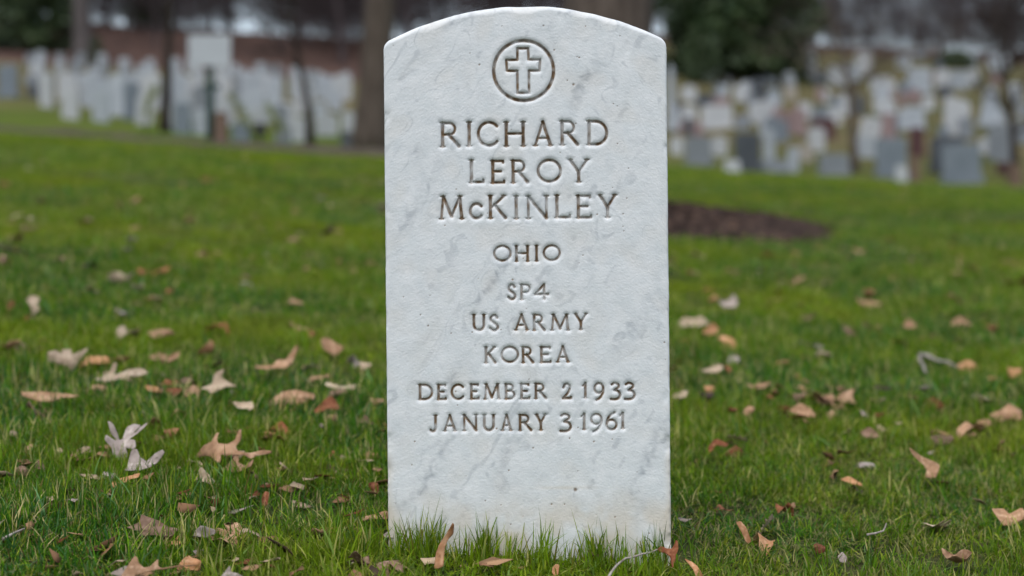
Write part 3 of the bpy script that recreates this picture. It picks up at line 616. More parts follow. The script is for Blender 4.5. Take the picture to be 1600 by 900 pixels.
traced(c_a, s_a, [(80,490),(190,440),(300,410),(440,430),(440,475),(370,510),(310,540),(220,520),(110,530),(80,535)], 'tan', 'large smooth tan leaf left of the dark rust leaf, middle lawn', 38, 'leaf', curl=.7)
traced(c_a, s_a, [(440,595),(520,520),(580,490),(640,540),(665,590),(560,575),(480,625)], 'rust', 'deep red brown arched leaf in the middle lawn', 50, 'leaf', .022)
traced(c_a, s_a, [(505,670),(560,620),(630,600),(620,650),(580,695),(520,695)], 'tan', 'pinkish leaf just below the deep red brown leaf', 42, 'leaf', .016)
traced(c_a, s_a, [(800,680),(850,640),(890,680),(940,710),(890,712),(830,695)], 'brown', 'dark brown curled leaf with pale tip near the headstone left edge', 45, 'leaf', .016)
traced(c_a, s_a, [(500,60),(540,15),(600,60),(690,130),(620,160),(510,130)], 'tan', 'pale pink brown leaf near the headstone, left of its middle', 42, 'leaf')
traced(c_a, s_a, [(0,270),(120,240),(150,205),(210,200),(280,140),(315,145),(270,220),(230,280),(160,268),(110,310),(0,305)], 'tan', 'tan oak leaf with raised tip above the large smooth tan leaf', 42)
traced(c_a, s_a, [(530,395),(560,378),(640,400),(770,405),(785,440),(700,428),(560,420)], 'pale', 'long thin straw coloured leaf above the deep red brown leaf', 38, 'leaf')
traced(c_a, s_a, [(390,350),(440,318),(560,308),(568,335),(470,347),(410,372)], 'tan', 'tan narrow leaf above the large smooth tan leaf', 38, 'leaf')
traced(c_a, s_a, [(800,225),(850,210),(900,240),(880,270),(820,265)], 'pale', 'whitish small leaf beside the left edge of the headstone', 40, 'leaf')
traced(c_a, s_a, [(885,510),(950,485),(1010,530),(960,545),(900,540)], 'tan', 'pinkish tan leaf touching the headstone left edge at lawn middle', 40, 'leaf')
c_a, s_a = (1030, 460), 3.913
traced(c_a, s_a, [(95,180),(150,135),(230,140),(270,125),(330,150),(230,185),(150,192),(90,205)], 'pale', 'long pale leaf right beside the headstone edge', 40)
traced(c_a, s_a, [(258,240),(290,205),(340,185),(372,215),(340,252),(285,262)], 'orange', 'rounded tan orange leaf right of the headstone, below the long pale leaf', 42, 'leaf')
traced(c_a, s_a, [(360,270),(400,225),(440,240),(482,312),(450,327),(400,292)], 'orange', 'orange tan leaf touching the rounded tan one, right of headstone', 42, 'leaf')
traced(c_a, s_a, [(258,462),(320,440),(380,425),(397,447),(350,482),(290,478)], 'pale', 'pale cream leaf right of headstone with a dark fleck beside it', 38, 'leaf')
traced(c_a, s_a, [(400,430),(425,425),(450,460),(425,470)], 'rust', 'small dark red leaf at the right end of the pale cream leaf', 40, 'leaf')
traced(c_a, s_a, [(420,390),(450,365),(497,375),(490,402),(435,418)], 'grey', 'small whitish leaf right of the headstone above the cream leaf', 40, 'leaf')
traced(c_a, s_a, [(370,45),(430,32),(465,5),(487,40),(465,92),(380,88)], 'grey', 'pale grey blurred leaf right of the headstone, farther up the lawn', 45)
traced(c_a, s_a, [(515,700),(550,660),(597,660),(580,702),(525,727)], 'tan', 'small oval tan leaf standing in the right lawn', 50, 'leaf')
traced(c_a, s_a, [(535,562),(600,540),(690,545),(650,567),(540,578)], 'tan', 'thin flat tan leaf in the right lawn', 35, 'leaf')
traced(c_a, s_a, [(805,685),(880,668),(950,690),(967,722),(920,758),(860,725)], 'tan', 'pinkish tan broad leaf in the right lawn, lower of a close trio', 42, 'leaf')
traced(c_a, s_a, [(955,652),(1010,600),(1077,605),(1070,652),(1000,662)], 'tan', 'tan folded leaf in the right lawn, rightmost of a close trio', 45, 'leaf')
traced(c_a, s_a, [(820,612),(860,575),(912,600),(880,625),(830,642)], 'brown', 'small curled brown leaf in the right lawn, upper of a close trio', 45, 'leaf', curl=2)
traced(c_a, s_a, [(248,590),(275,570),(330,580),(345,610),(300,645),(265,625)], 'dark', 'small blackish curled leaf right of the headstone', 50, 'leaf', curl=2)
traced(c_a, s_a, [(275,555),(310,535),(345,560),(330,580),(285,578)], 'orange', 'yellowish leaf scrap on top of the blackish curled leaf', 45, 'leaf', .030)
traced(c_a, s_a, [(75,625),(120,590),(180,590),(170,620),(100,640)], 'pale', 'pale straw leaf close to the right edge of the headstone', 40, 'leaf')
c_a, s_a = (1300, 460), 3.913
traced(c_a, s_a, [(775,412),(850,380),(907,405),(890,442),(790,447)], 'orange', 'orange tan rolled leaf beside a pale twig, right lawn', 42, 'leaf')
traced(c_a, s_a, [(1080,455),(1120,433),(1170,460),(1150,492),(1085,502)], 'orange', 'orange tan leaf near the right edge of the picture, middle lawn', 42, 'leaf')
traced(c_a, s_a, [(235,572),(290,545),(385,575),(300,582)], 'dark', 'thin dark curled leaf in the right middle lawn', 42, 'leaf')
traced(c_a, s_a, [(970,717),(1060,690),(1130,640),(1185,690),(1165,748),(1000,735)], 'tan', 'large tan and brown leaf at the right edge, middle lawn', 42)
traced(c_a, s_a, [(730,162),(800,130),(877,165),(850,192),(740,182)], 'tan', 'pinkish blurred leaf in the upper right lawn', 40, 'leaf')
traced(c_a, s_a, [(65,205),(90,178),(155,250),(100,248)], 'brown', 'slanting brown leaf in the right lawn beside the small trio', 50, 'leaf')
traced(c_a, s_a, [(440,180),(480,150),(525,175),(500,210),(450,205)], 'tan', 'rounded pinkish leaf in the upper right lawn', 45, 'leaf')

# twigs
M = NT('twig_bark', .8, .2); TWIG = M.col(M.ramp(M.noise(M.objc(), 90, 4), [(.3, (.16, .13, .11)), (.7, (.42, .38, .34))]))
def twig(pts, r0, label):
    W = []
    for u, v, lf in pts: g = hit(u, v, lf); W.append(Vector((g.x, g.y, g.z+lf)))
    o0 = W[0].copy(); rad = [r0*(1-.5*i/(len(W)-1)) for i in range(len(W))]
    Q = [W[0]]
    for a_, b_ in zip(W, W[1:]): Q += [a_.lerp(b_, .5)+Vector((random.uniform(-1, 1), random.uniform(-1, 1), random.uniform(-1, 1)))*r0*.8, b_]
    o = obj('twig', tube([q_-o0 for q_ in Q], [r0*(1-.5*i/(len(Q)-1)) for i in range(len(Q))], 7), TWIG); o.location = o0
    return tag(o, label, 'twig', 'twigs on the lawn')
twig([(950, 905, .03), (962, 888, .03), (977, 876, .03), (1003, 868, .03), (1027, 862, .03), (1036, 860, .03)], .0015, 'crooked grey twig in the grass before the headstone corner')
twig([(1438, 555, .03), (1465, 564, .03), (1494, 573, .03)], .0055, 'pale bare twig lying in the right lawn')
twig([(1437, 556, .03), (1443, 572, .03), (1448, 584, .025)], .004, 'short pale twig crossing the end of the longer one')
twig([(5, 845, .02), (20, 835, .02), (38, 826, .02)], .002, 'grey brown twig at the far left foreground')
twig([(1355, 838, .03), (1380, 832, .03), (1385, 818, .04)], .0015, 'thin straw coloured twig in the right foreground')

# smaller leaves strewn over the rest of the lawn
def oak(L_, r_):
    out, k = [], 4
    pr = [(0, .03)]
    for i in range(k):
        s_ = (i+.6)/(k+.4); wlob = (.36 if i in (1, 2) else .25)*r_.uniform(.8, 1.2)
        pr += [(s_-.09, .10), (s_-.02, wlob*.8), (s_+.07, wlob), (s_+.08, wlob*.55), (s_+.10, .11)]
    pr += [(1.0, .03)]
    up = [(p_[0]-.5, p_[1]) for p_ in pr]; dn = [(p_[0]-.5, -p_[1]*r_.uniform(.8, 1.15)) for p_ in reversed(pr)]
    return [(x*L_, y*L_) for x, y in up+dn]
def oval(L_, r_):
    wd = r_.uniform(.2, .3); return [(L_*.5*math.cos(t), L_*wd*math.sin(t)*(1+.25*math.cos(t))) for t in [i*2*math.pi/12 for i in range(12)]]
rr_ = random.Random(3); protos = {}
for i in range(5): protos['oak', i] = leaf_mesh('oak_leaf', oak(.10, rr_), 900+i, .75)
for i in range(5): protos['oval', i] = leaf_mesh('leaf', oval(.075, rr_), 950+i, 1.4)
matted = {}
CN = {'tan': 'tan', 'pale': 'pale straw', 'grey': 'greyish', 'brown': 'dull brown', 'rust': 'dark rust', 'orange': 'orange tan', 'dark': 'blackish'}
def strewn(u, v):
    kind = 'oak' if rr_.random() < .4 else 'oval'; mat = rr_.choices(['tan', 'pale', 'grey', 'brown', 'rust', 'orange', 'dark'], [5, 2, 1.3, 4.5, 3.4, 3, .6])[0]; i = rr_.randrange(5)
    if (kind, i, mat) not in matted:
        me = protos[kind, i].copy(); me.materials.append(LM[mat]); matted[kind, i, mat] = me
    g = hit(u, v, .02)
    if STONE_X0-.03 < g.x < STONE_X1+.03 and 1.6 < g.y < 1.85: return
    o = leaf_obj('oak_leaf' if kind == 'oak' else 'leaf', matted[kind, i, mat], mat); o.location = (g.x, g.y, g.z+.020*(1 if g.y > 2.2 else .6))
    s_ = rr_.uniform(.4, 1.0)*(.75 if v > 640 else 1); o.scale = (s_, s_, s_)
    o.rotation_euler = (R(7)+rr_.gauss(.12, .22), rr_.gauss(0, .22), rr_.uniform(0, 6.28))
    side = 'left' if u < 820 else 'right'; zone = 'near' if v > 640 else 'middle' if v > 430 else 'far'
    tag(o, f"{'small ' if s_ < .8 else ''}{CN[mat]} {'lobed' if kind == 'oak' else 'oval'} leaf, {zone} lawn {side} of the headstone", 'leaf', f'{CN[mat]} leaves strewn on the lawn')
for _ in range(240):
    u = rr_.uniform(5, 1595); v = 245 + 630*rr_.random()**1.6
    if 592 < u < 1056: continue
    if u > 1050 and v < 285: continue
    strewn(u, v)
for u, v in [(20, 393), (8, 410), (92, 405), (25, 338), (245, 465), (208, 380), (250, 408), (383, 430), (390, 343), (485, 398), (320, 285), (530, 350), (488, 520), (467, 512), (1077, 300), (1180, 310), (1200, 400), (1240, 415), (1392, 433), (1490, 425), (1487, 385), (1140, 470), (1265, 495), (1110, 450), (1125, 350), (1140, 362)]: strewn(u, v)

# broken leaf crumbs too small to count, gathered in drifts between the blades
lr = np.random.default_rng(77); n_ = 5200
Yl = 1.4+11*lr.random(n_)**1.5; xl_ = lr.uniform(-1, 1, n_)*(.42*Yl+.2)
dr = np.sin(xl_*3.3+np.sin(Yl*2.1))*np.sin(Yl*2.7+1.1*xl_)+.5*np.sin(xl_*9+1)*np.sin(Yl*8)
kp = (dr+lr.normal(0, .35, n_) > .45) & ~((xl_ > STONE_X0-.02) & (xl_ < STONE_X1+.02) & (Yl > 1.6) & (Yl < 1.8)); Yl, xl_ = Yl[kp], xl_[kp]; n_ = len(Yl)
cz = terrain(xl_, Yl)+lr.uniform(.004, .020, n_); sz = lr.uniform(.006, .017, n_)*(1+.06*Yl); th = lr.uniform(0, 6.283, n_)
loc6 = np.array([(-1, -.2, 0), (-.3, -.5, .15), (.6, -.45, 0), (1, .1, .25), (.3, .5, .1), (-.6, .4, .2)])
jit = loc6[None]*(1+.35*lr.normal(size=(n_, 6, 3))); c_, s_ = np.cos(th)[:, None], np.sin(th)[:, None]
tl = lr.normal(.35, .4, n_)[:, None]; yy = jit[:, :, 1]*np.cos(tl); zz = jit[:, :, 2]+jit[:, :, 1]*np.sin(tl)+.5*jit[:, :, 0]*lr.normal(0, .35, n_)[:, None]
Vc = np.stack([xl_[:, None]+sz[:, None]*(jit[:, :, 0]*c_-yy*s_), Yl[:, None]+sz[:, None]*(jit[:, :, 0]*s_+yy*c_), cz[:, None]+sz[:, None]*zz], -1).reshape(-1, 3)
o6 = np.arange(n_)[:, None]*6; Fc = np.concatenate([o6+np.array([[0, 1, 4, 5]]), o6+np.array([[1, 2, 3, 4]])], 0)
cme = mesh_np('leaf_litter', Vc, Fc); pal = np.array([(.30, .18, .10), (.20, .11, .06), (.12, .045, .02), (.36, .27, .18), (.26, .21, .18), (.07, .045, .03)])[lr.choice(6, n_, p=[.28, .24, .16, .14, .08, .10])]*lr.uniform(.75, 1.2, (n_, 1))
color_attr(cme, 'tone', np.repeat(np.hstack([pal, np.ones((n_, 1))]), 6, 0))
M = NT('leaf_crumb', .8, .1); ta = M.n('ShaderNodeAttribute'); ta.attribute_name = 'tone'; M.col(ta.outputs['Color'])
co = obj('leaf_litter', cme, M.m); co.modifiers.new('thickness', 'SOLIDIFY').thickness = .0005; tag(co, 'brown crumbs of broken leaves sunk in the lawn', kind='stuff')

# ------------------------------------------------------------------ trees
def bark(name, c0, c1):
    M = NT(name, .9, .15); oc = M.objc(); mp = M.n('ShaderNodeMapping'); mp.inputs['Scale'].default_value = (1, 1, .18); M.l(oc, mp.inputs[0])
    f = M.noise(mp.outputs[0], 16, 6, .65); M.bump(f, .9, .03); return M.col(M.ramp(f, [(.3, c0), (.7, c1)]))
BARK = bark('brown_bark', (.045, .034, .027), (.125, .10, .082)); BARKD = bark('dark_bark', (.018, .014, .012), (.05, .038, .032)); BARKG = bark('grey_bark', (.05, .043, .042), (.12, .105, .10))
def cones(segs, k):
    """open cone frusta: segs rows (p0, p1, r0, r1)"""
    S = np.array([[*a_, *b_, r0, r1] for a_, b_, r0, r1 in segs]); p0, p1 = S[:, :3], S[:, 3:6]; d = p1-p0; d /= np.linalg.norm(d, axis=1, keepdims=True)+1e-9
    ref = np.where(np.abs(d[:, 2:3]) < .9, [[0, 0, 1.]], [[1., 0, 0]]); u_ = np.cross(d, ref); u_ /= np.linalg.norm(u_, axis=1, keepdims=True); v_ = np.cross(d, u_)
    th = np.arange(k)*2*np.pi/k; ring = u_[:, None]*np.cos(th)[None, :, None]+v_[:, None]*np.sin(th)[None, :, None]
    A = p0[:, None]+ring*S[:, 6][:, None, None]; B = p1[:, None]+ring*S[:, 7][:, None, None]
    Vv = np.concatenate([A, B], 1).reshape(-1, 3); o_ = np.arange(len(S))[:, None]*2*k; j = np.arange(k)[None]; jn = (j+1) % k
    return Vv, np.stack([o_+j, o_+jn, o_+k+jn, o_+k+j], -1).reshape(-1, 4)
def bare_tree(seed, H, r0, first=.3, spread=.9, kids=(9, 6, 5), rmin=.009, droop=0.0):
    r_ = random.Random(seed); trunk_pts, trunk_r, segs = [], [], []
    def grow(p, d, L_, rad, lev):
        n_ = (12, 6, 5, 3)[lev]; pts = [p]; 
        for i in range(n_):
            d = (d+Vector((r_.gauss(0, 1), r_.gauss(0, 1), r_.gauss(0, .6)+(.25 if lev else .4)-droop*lev))*(.05, .16, .2, .22)[lev]).normalized(); q_ = p+d*(L_/n_)
            ra = max(rmin, rad*(1-.8*i/n_)); rb = max(rmin*.8, rad*(1-.8*(i+1)/n_))
            if lev == 0: trunk_pts.append(q_.copy()); trunk_r.append(rb)
            else: segs.append((p.copy(), q_.copy(), ra, rb))
            p = q_; pts.append(p.copy())
        if lev < 3:
            for c_ in range(kids[lev]):
                t = r_.uniform(first if lev == 0 else .2, 1); i = min(int(t*n_), n_-1); q_ = pts[i].lerp(pts[i+1], t*n_-i)
                az = r_.uniform(0, 6.283); pd = d.orthogonal().normalized(); pd.rotate(Matrix.Rotation(az, 3, d)); nd = (d*r_.uniform(.4, .9)+pd*spread*r_.uniform(.6, 1.2)).normalized()
                if lev == 0: nd.z = abs(nd.z)*.7+.12
                grow(q_, nd.normalized(), L_*(.62, .55, .5)[lev]*r_.uniform(.6, 1.1)*(1.1-.5*t if lev == 0 else 1), max(rmin, rad*(1-.75*t)*.55), lev+1)
    d0 = Vector((r_.gauss(0, .04), r_.gauss(0, .04), 1)).normalized(); trunk_pts.append(Vector((0, 0, -.3))); trunk_r.append(r0*1.5); trunk_pts.append(Vector((0, 0, .25))); trunk_r.append(r0*1.08)
    grow(Vector((0, 0, .25)), d0, H*.85, r0, 0)
    tm = tube(trunk_pts, trunk_r, 12, 'trunk'); Vv, Ff = cones(segs, 4); cm = mesh_np('crown', Vv, Ff, True); return tm, cm
def plant(name, meshes, mats, loc, rz, s_, label, group=None):
    t = empty(name, loc); t.rotation_euler = (0, 0, rz); t.scale = (s_, s_, s_); tag(t, label, 'tree', group)
    for nm, me, mt in zip(('trunk', 'crown'), meshes, mats):
        if not me.materials: me.materials.append(mt)
        o = bpy.data.objects.new(nm, me); C.objects.link(o); o.parent = t
    return t
def tw(u, v, px_w): g = hit(u, v); return g, px_w*g.y/FPX/2
g, r0 = tw(936, 344, 150); g.z += .05; plant('tree', bare_tree(1, 13, r0, .35), (BARK, BARK), g, 0, 1, 'thick brown tree trunk rising from the mulch ring behind the headstone')
g, r0 = tw(580, 232, 58); plant('tree', bare_tree(2, 13, r0*.93, .4), (BARK, BARK), g, 1, 1, 'straight grey brown tree trunk just left of the headstone top')
g, r0 = tw(484, 227, 13); plant('tree', bare_tree(3, 3.2, r0, .2, 1.1, (14, 7, 5), .004), (BARKD, BARKD), g, 2, 1, 'slim young bare tree left of the thick grey brown trunk')
g, r0 = tw(1335, 270, 13); plant('tree', bare_tree(4, 4.4, r0, .22, 1.0, (15, 8, 6), .005), (BARK, BARK), g, .5, 1, 'bare slender tree among the graves, middle of the right side')
g, r0 = tw(1588, 284, 13); plant('tree', bare_tree(5, 4.2, r0, .2, 1.1, (16, 8, 6), .005), (BARKD, BARKD), g, 4, 1, 'dark bare tree with spreading twigs at the right edge')
g = hit(258, 184); g = Vector(((258-800)/FPX*24, 24, float(terrain((258-800)/FPX*24, 24)))); plant('tree', bare_tree(6, 5, .085, .28, 1.1, (14, 8, 6), .006), (BARKD, BARKD), g, 1, 1, 'dark bare tree standing between white headstones left of the white sign')
g = Vector(((130-800)/FPX*62, 62, float(terrain((130-800)/FPX*62, 62)))); plant('tree', bare_tree(7, 15, .42, .4), (BARKG, BARKG), g, 1, 1, 'broad grey trunk at the wood edge behind the far left graves')
woods = [bare_tree(20+i, 12, .12, .06, 1.0, (20, 9, 7), .014) for i in range(5)]
wr_ = random.Random(11)
def wood(u, Y, i, s_, mt, label, grp):
    x = (u-800)/FPX*Y; plant('bare_tree', woods[i], (mt, mt), (x, Y, float(terrain(x, Y))-.1), wr_.uniform(0, 6.28), s_, label, grp)
for me in woods:
    for m_ in me: m_.materials.append(bark('wood_bark_%d' % len(bpy.data.materials), (.032, .025, .026), (.10, .08, .082)))
def band(Y, a_, b_): return 'front' if Y < a_ else 'middle' if Y < b_ else 'rear'
for k in range(64):
    u = -60+k*16.5+wr_.uniform(-9, 9); Y = wr_.uniform(84, 112) if k % 6 else wr_.uniform(66, 84)
    if 362 < u < 442 or (150 < u < 195 and k % 2): continue
    wood(u, Y, wr_.randrange(5), wr_.uniform(.7, 1.2), BARK, f'bare tree in the {band(Y, 88, 100)} part of the left hillside wood', 'bare trees of the left hillside wood')
for k in range(34):
    u = 1010+k*19+wr_.uniform(-9, 9); Y = wr_.uniform(84, 118)
    wood(u, Y, wr_.randrange(5), wr_.uniform(.45, .8), BARK, f'bare tree in the {band(Y, 95, 106)} part of the right hillside wood', 'bare trees of the right hillside')
for k in range(22):
    u = -40+k*50+wr_.uniform(-20, 20); wood(u, wr_.uniform(108, 135), wr_.randrange(5), wr_.uniform(.9, 1.3), BARK, 'far bare tree on the skyline of the left hillside', 'bare trees on the left skyline')
for k in range(16):
    u = 425+k*12+wr_.uniform(-6, 6); Y = wr_.uniform(74, 92)
    wood(u, Y, wr_.randrange(5), wr_.uniform(.3, .55), BARK, 'low bare thicket tree left of the headstone top', 'thicket trees on the brown hillside')
for k in range(44):
    u = 1225+k*9+wr_.uniform(-6, 6); Y = wr_.uniform(86, 112)
    wood(u, Y, wr_.randrange(5), wr_.uniform(.16, .34), BARK, f'low bare thicket tree in the {band(Y, 95, 103)} of the right skyline', 'thicket trees on the right skyline')
for k in range(22):
    u = 165+k*12+wr_.uniform(-6, 6); Y = wr_.uniform(82, 98)
    if 375 < u < 430: continue
    wood(u, Y, wr_.randrange(5), wr_.uniform(.18, .4), BARK, 'low bare thicket tree on the left hillside crest', 'thicket trees on the left crest')
def evergreen(u, v, wpx, hpx, label, col=((.02, .042, .015), (.08, .12, .042)), n_=9000, Y=None, name='evergreen_tree', cat='tree', seed=1):
    r_ = np.random.default_rng(seed); g = hit(u, v)
    if Y: g = Vector(((u-800)/FPX*Y, Y, float(terrain((u-800)/FPX*Y, Y))))
    W_, H_ = wpx*g.y/FPX/2, hpx*g.y/FPX
    t = empty(name, g); tag(t, label, cat)
    obj('trunk', tube([(0, 0, -.2), (0, 0, H_*.4), (W_*.05, 0, H_*.85)], [H_*.03, H_*.02, H_*.006], 8), BARKD, t)
    th = r_.uniform(0, 6.283, n_); hz = r_.random(n_)**.9; lump = 1+.22*np.sin(th*3+hz*9)+.18*np.sin(th*5-hz*17+1)
    prof = np.sqrt(np.clip(1-((hz-.36)/.66)**2, .02, 1)); rad = W_*prof*lump*r_.random(n_)**.35
    p_ = np.stack([rad*np.cos(th), rad*np.sin(th), hz*H_+.02], 1); sz = W_*.075*r_.uniform(.5, 1.4, n_)
    a_ = r_.normal(size=(n_, 3)); a_ /= np.linalg.norm(a_, axis=1, keepdims=True); b_ = np.cross(a_, r_.normal(size=(n_, 3))); b_ /= np.linalg.norm(b_, axis=1, keepdims=True)
    a_ *= sz[:, None]; b_ *= sz[:, None]*.55; Vv = np.stack([p_-a_, p_-b_, p_+a_, p_+b_], 1).reshape(-1, 3)
    M = NT('evergreen_leaf', .5, .4); M.col(M.ramp(M.noise(M.objc(), 3/W_, 4), [(.35, col[0]), (.7, col[1])]))
    o = obj('crown', mesh_np('crown', Vv, np.arange(n_*4).reshape(-1, 4)), M.m, t); return t
evergreen(1146, 128, 225, 330, 'large dark evergreen tree right behind the headstone, among the graves', n_=14000, Y=60)
evergreen(45, 112, 150, 260, 'large dark evergreen at the far left wood edge', n_=10000, Y=66, seed=2)
evergreen(150, 108, 26, 46, 'small green conifer beside the broad grey trunk', ((.012, .03, .008), (.04, .07, .02)), 2500, 60, 'conifer_shrub', 'shrub', 3)
evergreen(232, 62, 70, 50, 'dark evergreen bush on the brown hillside left of the white sign', n_=4000, Y=88, name='evergreen_bush', cat='shrub', seed=4)
evergreen(1490, 100, 62, 26, 'low dark evergreen bush on the right hillside above the graves', n_=3000, Y=76, name='evergreen_bush', cat='shrub', seed=5)
evergreen(1095, 122, 60, 90, 'dark evergreen close to the right edge of the headstone top', n_=4000, Y=57, seed=6)

# ------------------------------------------------------------------ other graves
STC = {'white': ((.46, .48, .50), (.58, .60, .61)), 'pale': ((.38, .425, .465), (.49, .53, .57)), 'grey': ((.19, .215, .24), (.28, .305, .33)), 'blue': ((.15, .185, .22), (.23, .27, .31)), 'dark': ((.05, .058, .07), (.10, .11, .125)),
       'pink': ((.25, .17, .165), (.36, .26, .25)), 'maroon': ((.07, .028, .03), (.13, .055, .055)), 'beige': ((.36, .32, .27), (.46, .42, .36)), 'brown': ((.13, .075, .05), (.22, .13, .09)), 'black': ((.012, .013, .015), (.03, .03, .033))}
SM = {}
for k, (a_, b_) in STC.items():
    M = NT(k + '_stone', .6, .35); oc = M.objc(); M.bump(M.noise(oc, 60, 4), .3, .004)
    a_ = tuple(x*.74 for x in a_); b_ = tuple(x*.74 for x in b_)
    SM[k] = M.col(M.mix(M.ramp(M.noise(oc, 140, 3), [(.45, (0, 0, 0)), (.6, (1, 1, 1))]), M.ramp(M.noise(oc, 3, 5), [(.35, a_), (.65, b_)]), tuple(x*.85 for x in b_)))
def prism(profile, th, name, bev=.012):
    bm = bmesh.new(); vs = [bm.verts.new((x, -th/2, z)) for x, z in profile]; f = bm.faces.new(vs)
    ex = bmesh.ops.extrude_face_region(bm, geom=[f]); bmesh.ops.translate(bm, verts=[v_ for v_ in ex['geom'] if isinstance(v_, bmesh.types.BMVert)], vec=(0, th, 0))
    bmesh.ops.recalc_face_normals(bm, faces=bm.faces)
    bmesh.ops.bevel(bm, geom=[e_ for e_ in bm.edges if e_.calc_face_angle(0) > .5], offset=bev, segments=2, affect='EDGES', profile=.6)
    me = bpy.data.meshes.new(name); bm.to_mesh(me); bm.free(); return me
def box(x0, x1, z0, z1, th, name, bev=.012): return prism([(x0, z0), (x1, z0), (x1, z1), (x0, z1)], th, name, bev)
def arch(w_, h_, rise, k=10): return [(-w_/2, 0), (w_/2, 0)]+[(w_/2*math.cos(t)*1, h_-rise+rise*math.sin(t)) for t in [math.pi*i/k for i in range(k+1)]]
NAMES = {'white': 'white', 'pale': 'pale grey', 'grey': 'grey granite', 'blue': 'blue grey granite', 'dark': 'dark grey', 'pink': 'pinkish', 'maroon': 'dark red granite', 'beige': 'beige', 'brown': 'brown', 'black': 'black'}
TYPN = {'s': 'round-topped headstone', 'b': 'block gravestone on a base', 't': 'leaning headstone', 'o': 'tall column monument', 'l': 'low slab gravestone'}
def grave(u0, u1, vt, vb, col, ty, label, zone, Y=None):
    uc = (u0+u1)/2; g = hit(uc, vb)
    if Y: g = Vector(((uc-800)/FPX*Y, Y, float(terrain((uc-800)/FPX*Y, Y))))
    w_, h_ = (u1-u0)*g.y/FPX, (vb-vt)*g.y/FPX; rs = random.Random(int(u0*3+vt)); loc = (g.x, g.y, g.z-.03); h_ += .03
    lab = label or f'{NAMES[col]} {TYPN[ty]} {zone}'; grp = None if label else f'gravestones {zone}'
    if ty in 'st':
        o = obj('gravestone', prism(arch(w_*.96, h_, min(.25*w_, .3*h_)), max(.09, w_*.2), 'gravestone'), SM[col])
    else:
        o = empty('gravestone')
        if ty == 'b':
            bh = min(.2*h_, .22); obj('base', box(-w_/2, w_/2, 0, bh, w_*.34, 'base', .015), SM[col], o)
            top = h_-bh; r_ = rs.choice([.02, .06, .12])*w_
            prof = [(-w_*.44, bh), (w_*.44, bh), (w_*.44, h_-r_), (w_*.3, h_-r_*.25), (0, h_), (-w_*.3, h_-r_*.25), (-w_*.44, h_-r_)]
            obj('tablet', prism(prof, w_*.2, 'tablet', .014), SM[col], o)
        elif ty == 'l':
            obj('base', box(-w_/2, w_/2, 0, h_*.3, w_*.5, 'base', .012), SM[col], o); obj('tablet', prism([(-w_*.46, h_*.3), (w_*.46, h_*.3), (w_*.46, h_*.9), (w_*.3, h_), (-w_*.3, h_), (-w_*.46, h_*.9)], w_*.3, 'tablet'), SM[col], o)
        elif ty == 'o':
            obj('base', box(-w_/2, w_/2, 0, h_*.16, w_, 'base', .02), SM[col], o); obj('plinth', box(-w_*.38, w_*.38, h_*.16, h_*.36, w_*.76, 'plinth', .02), SM[col], o)
            sh_ = tube([(0, 0, h_*.36), (0, 0, h_*.9), (0, 0, h_*.97)], [w_*.36, w_*.25, w_*.02], 4, 'shaft'); sh_.polygons.foreach_set('use_smooth', [False]*len(sh_.polygons)); s_ = obj('shaft', sh_, SM[col], o); s_.rotation_euler = (0, 0, R(45))
    o.location = loc; o.rotation_euler = (rs.gauss(0, .03), rs.gauss(0, .02) if ty != 't' else R(rs.choice([-1, 1])*rs.uniform(8, 16)), rs.gauss(0, .22))
    return tag(o, lab, 'gravestone', grp)
ZR = 'in the right hillside graves'; ZL = 'on the left bank'
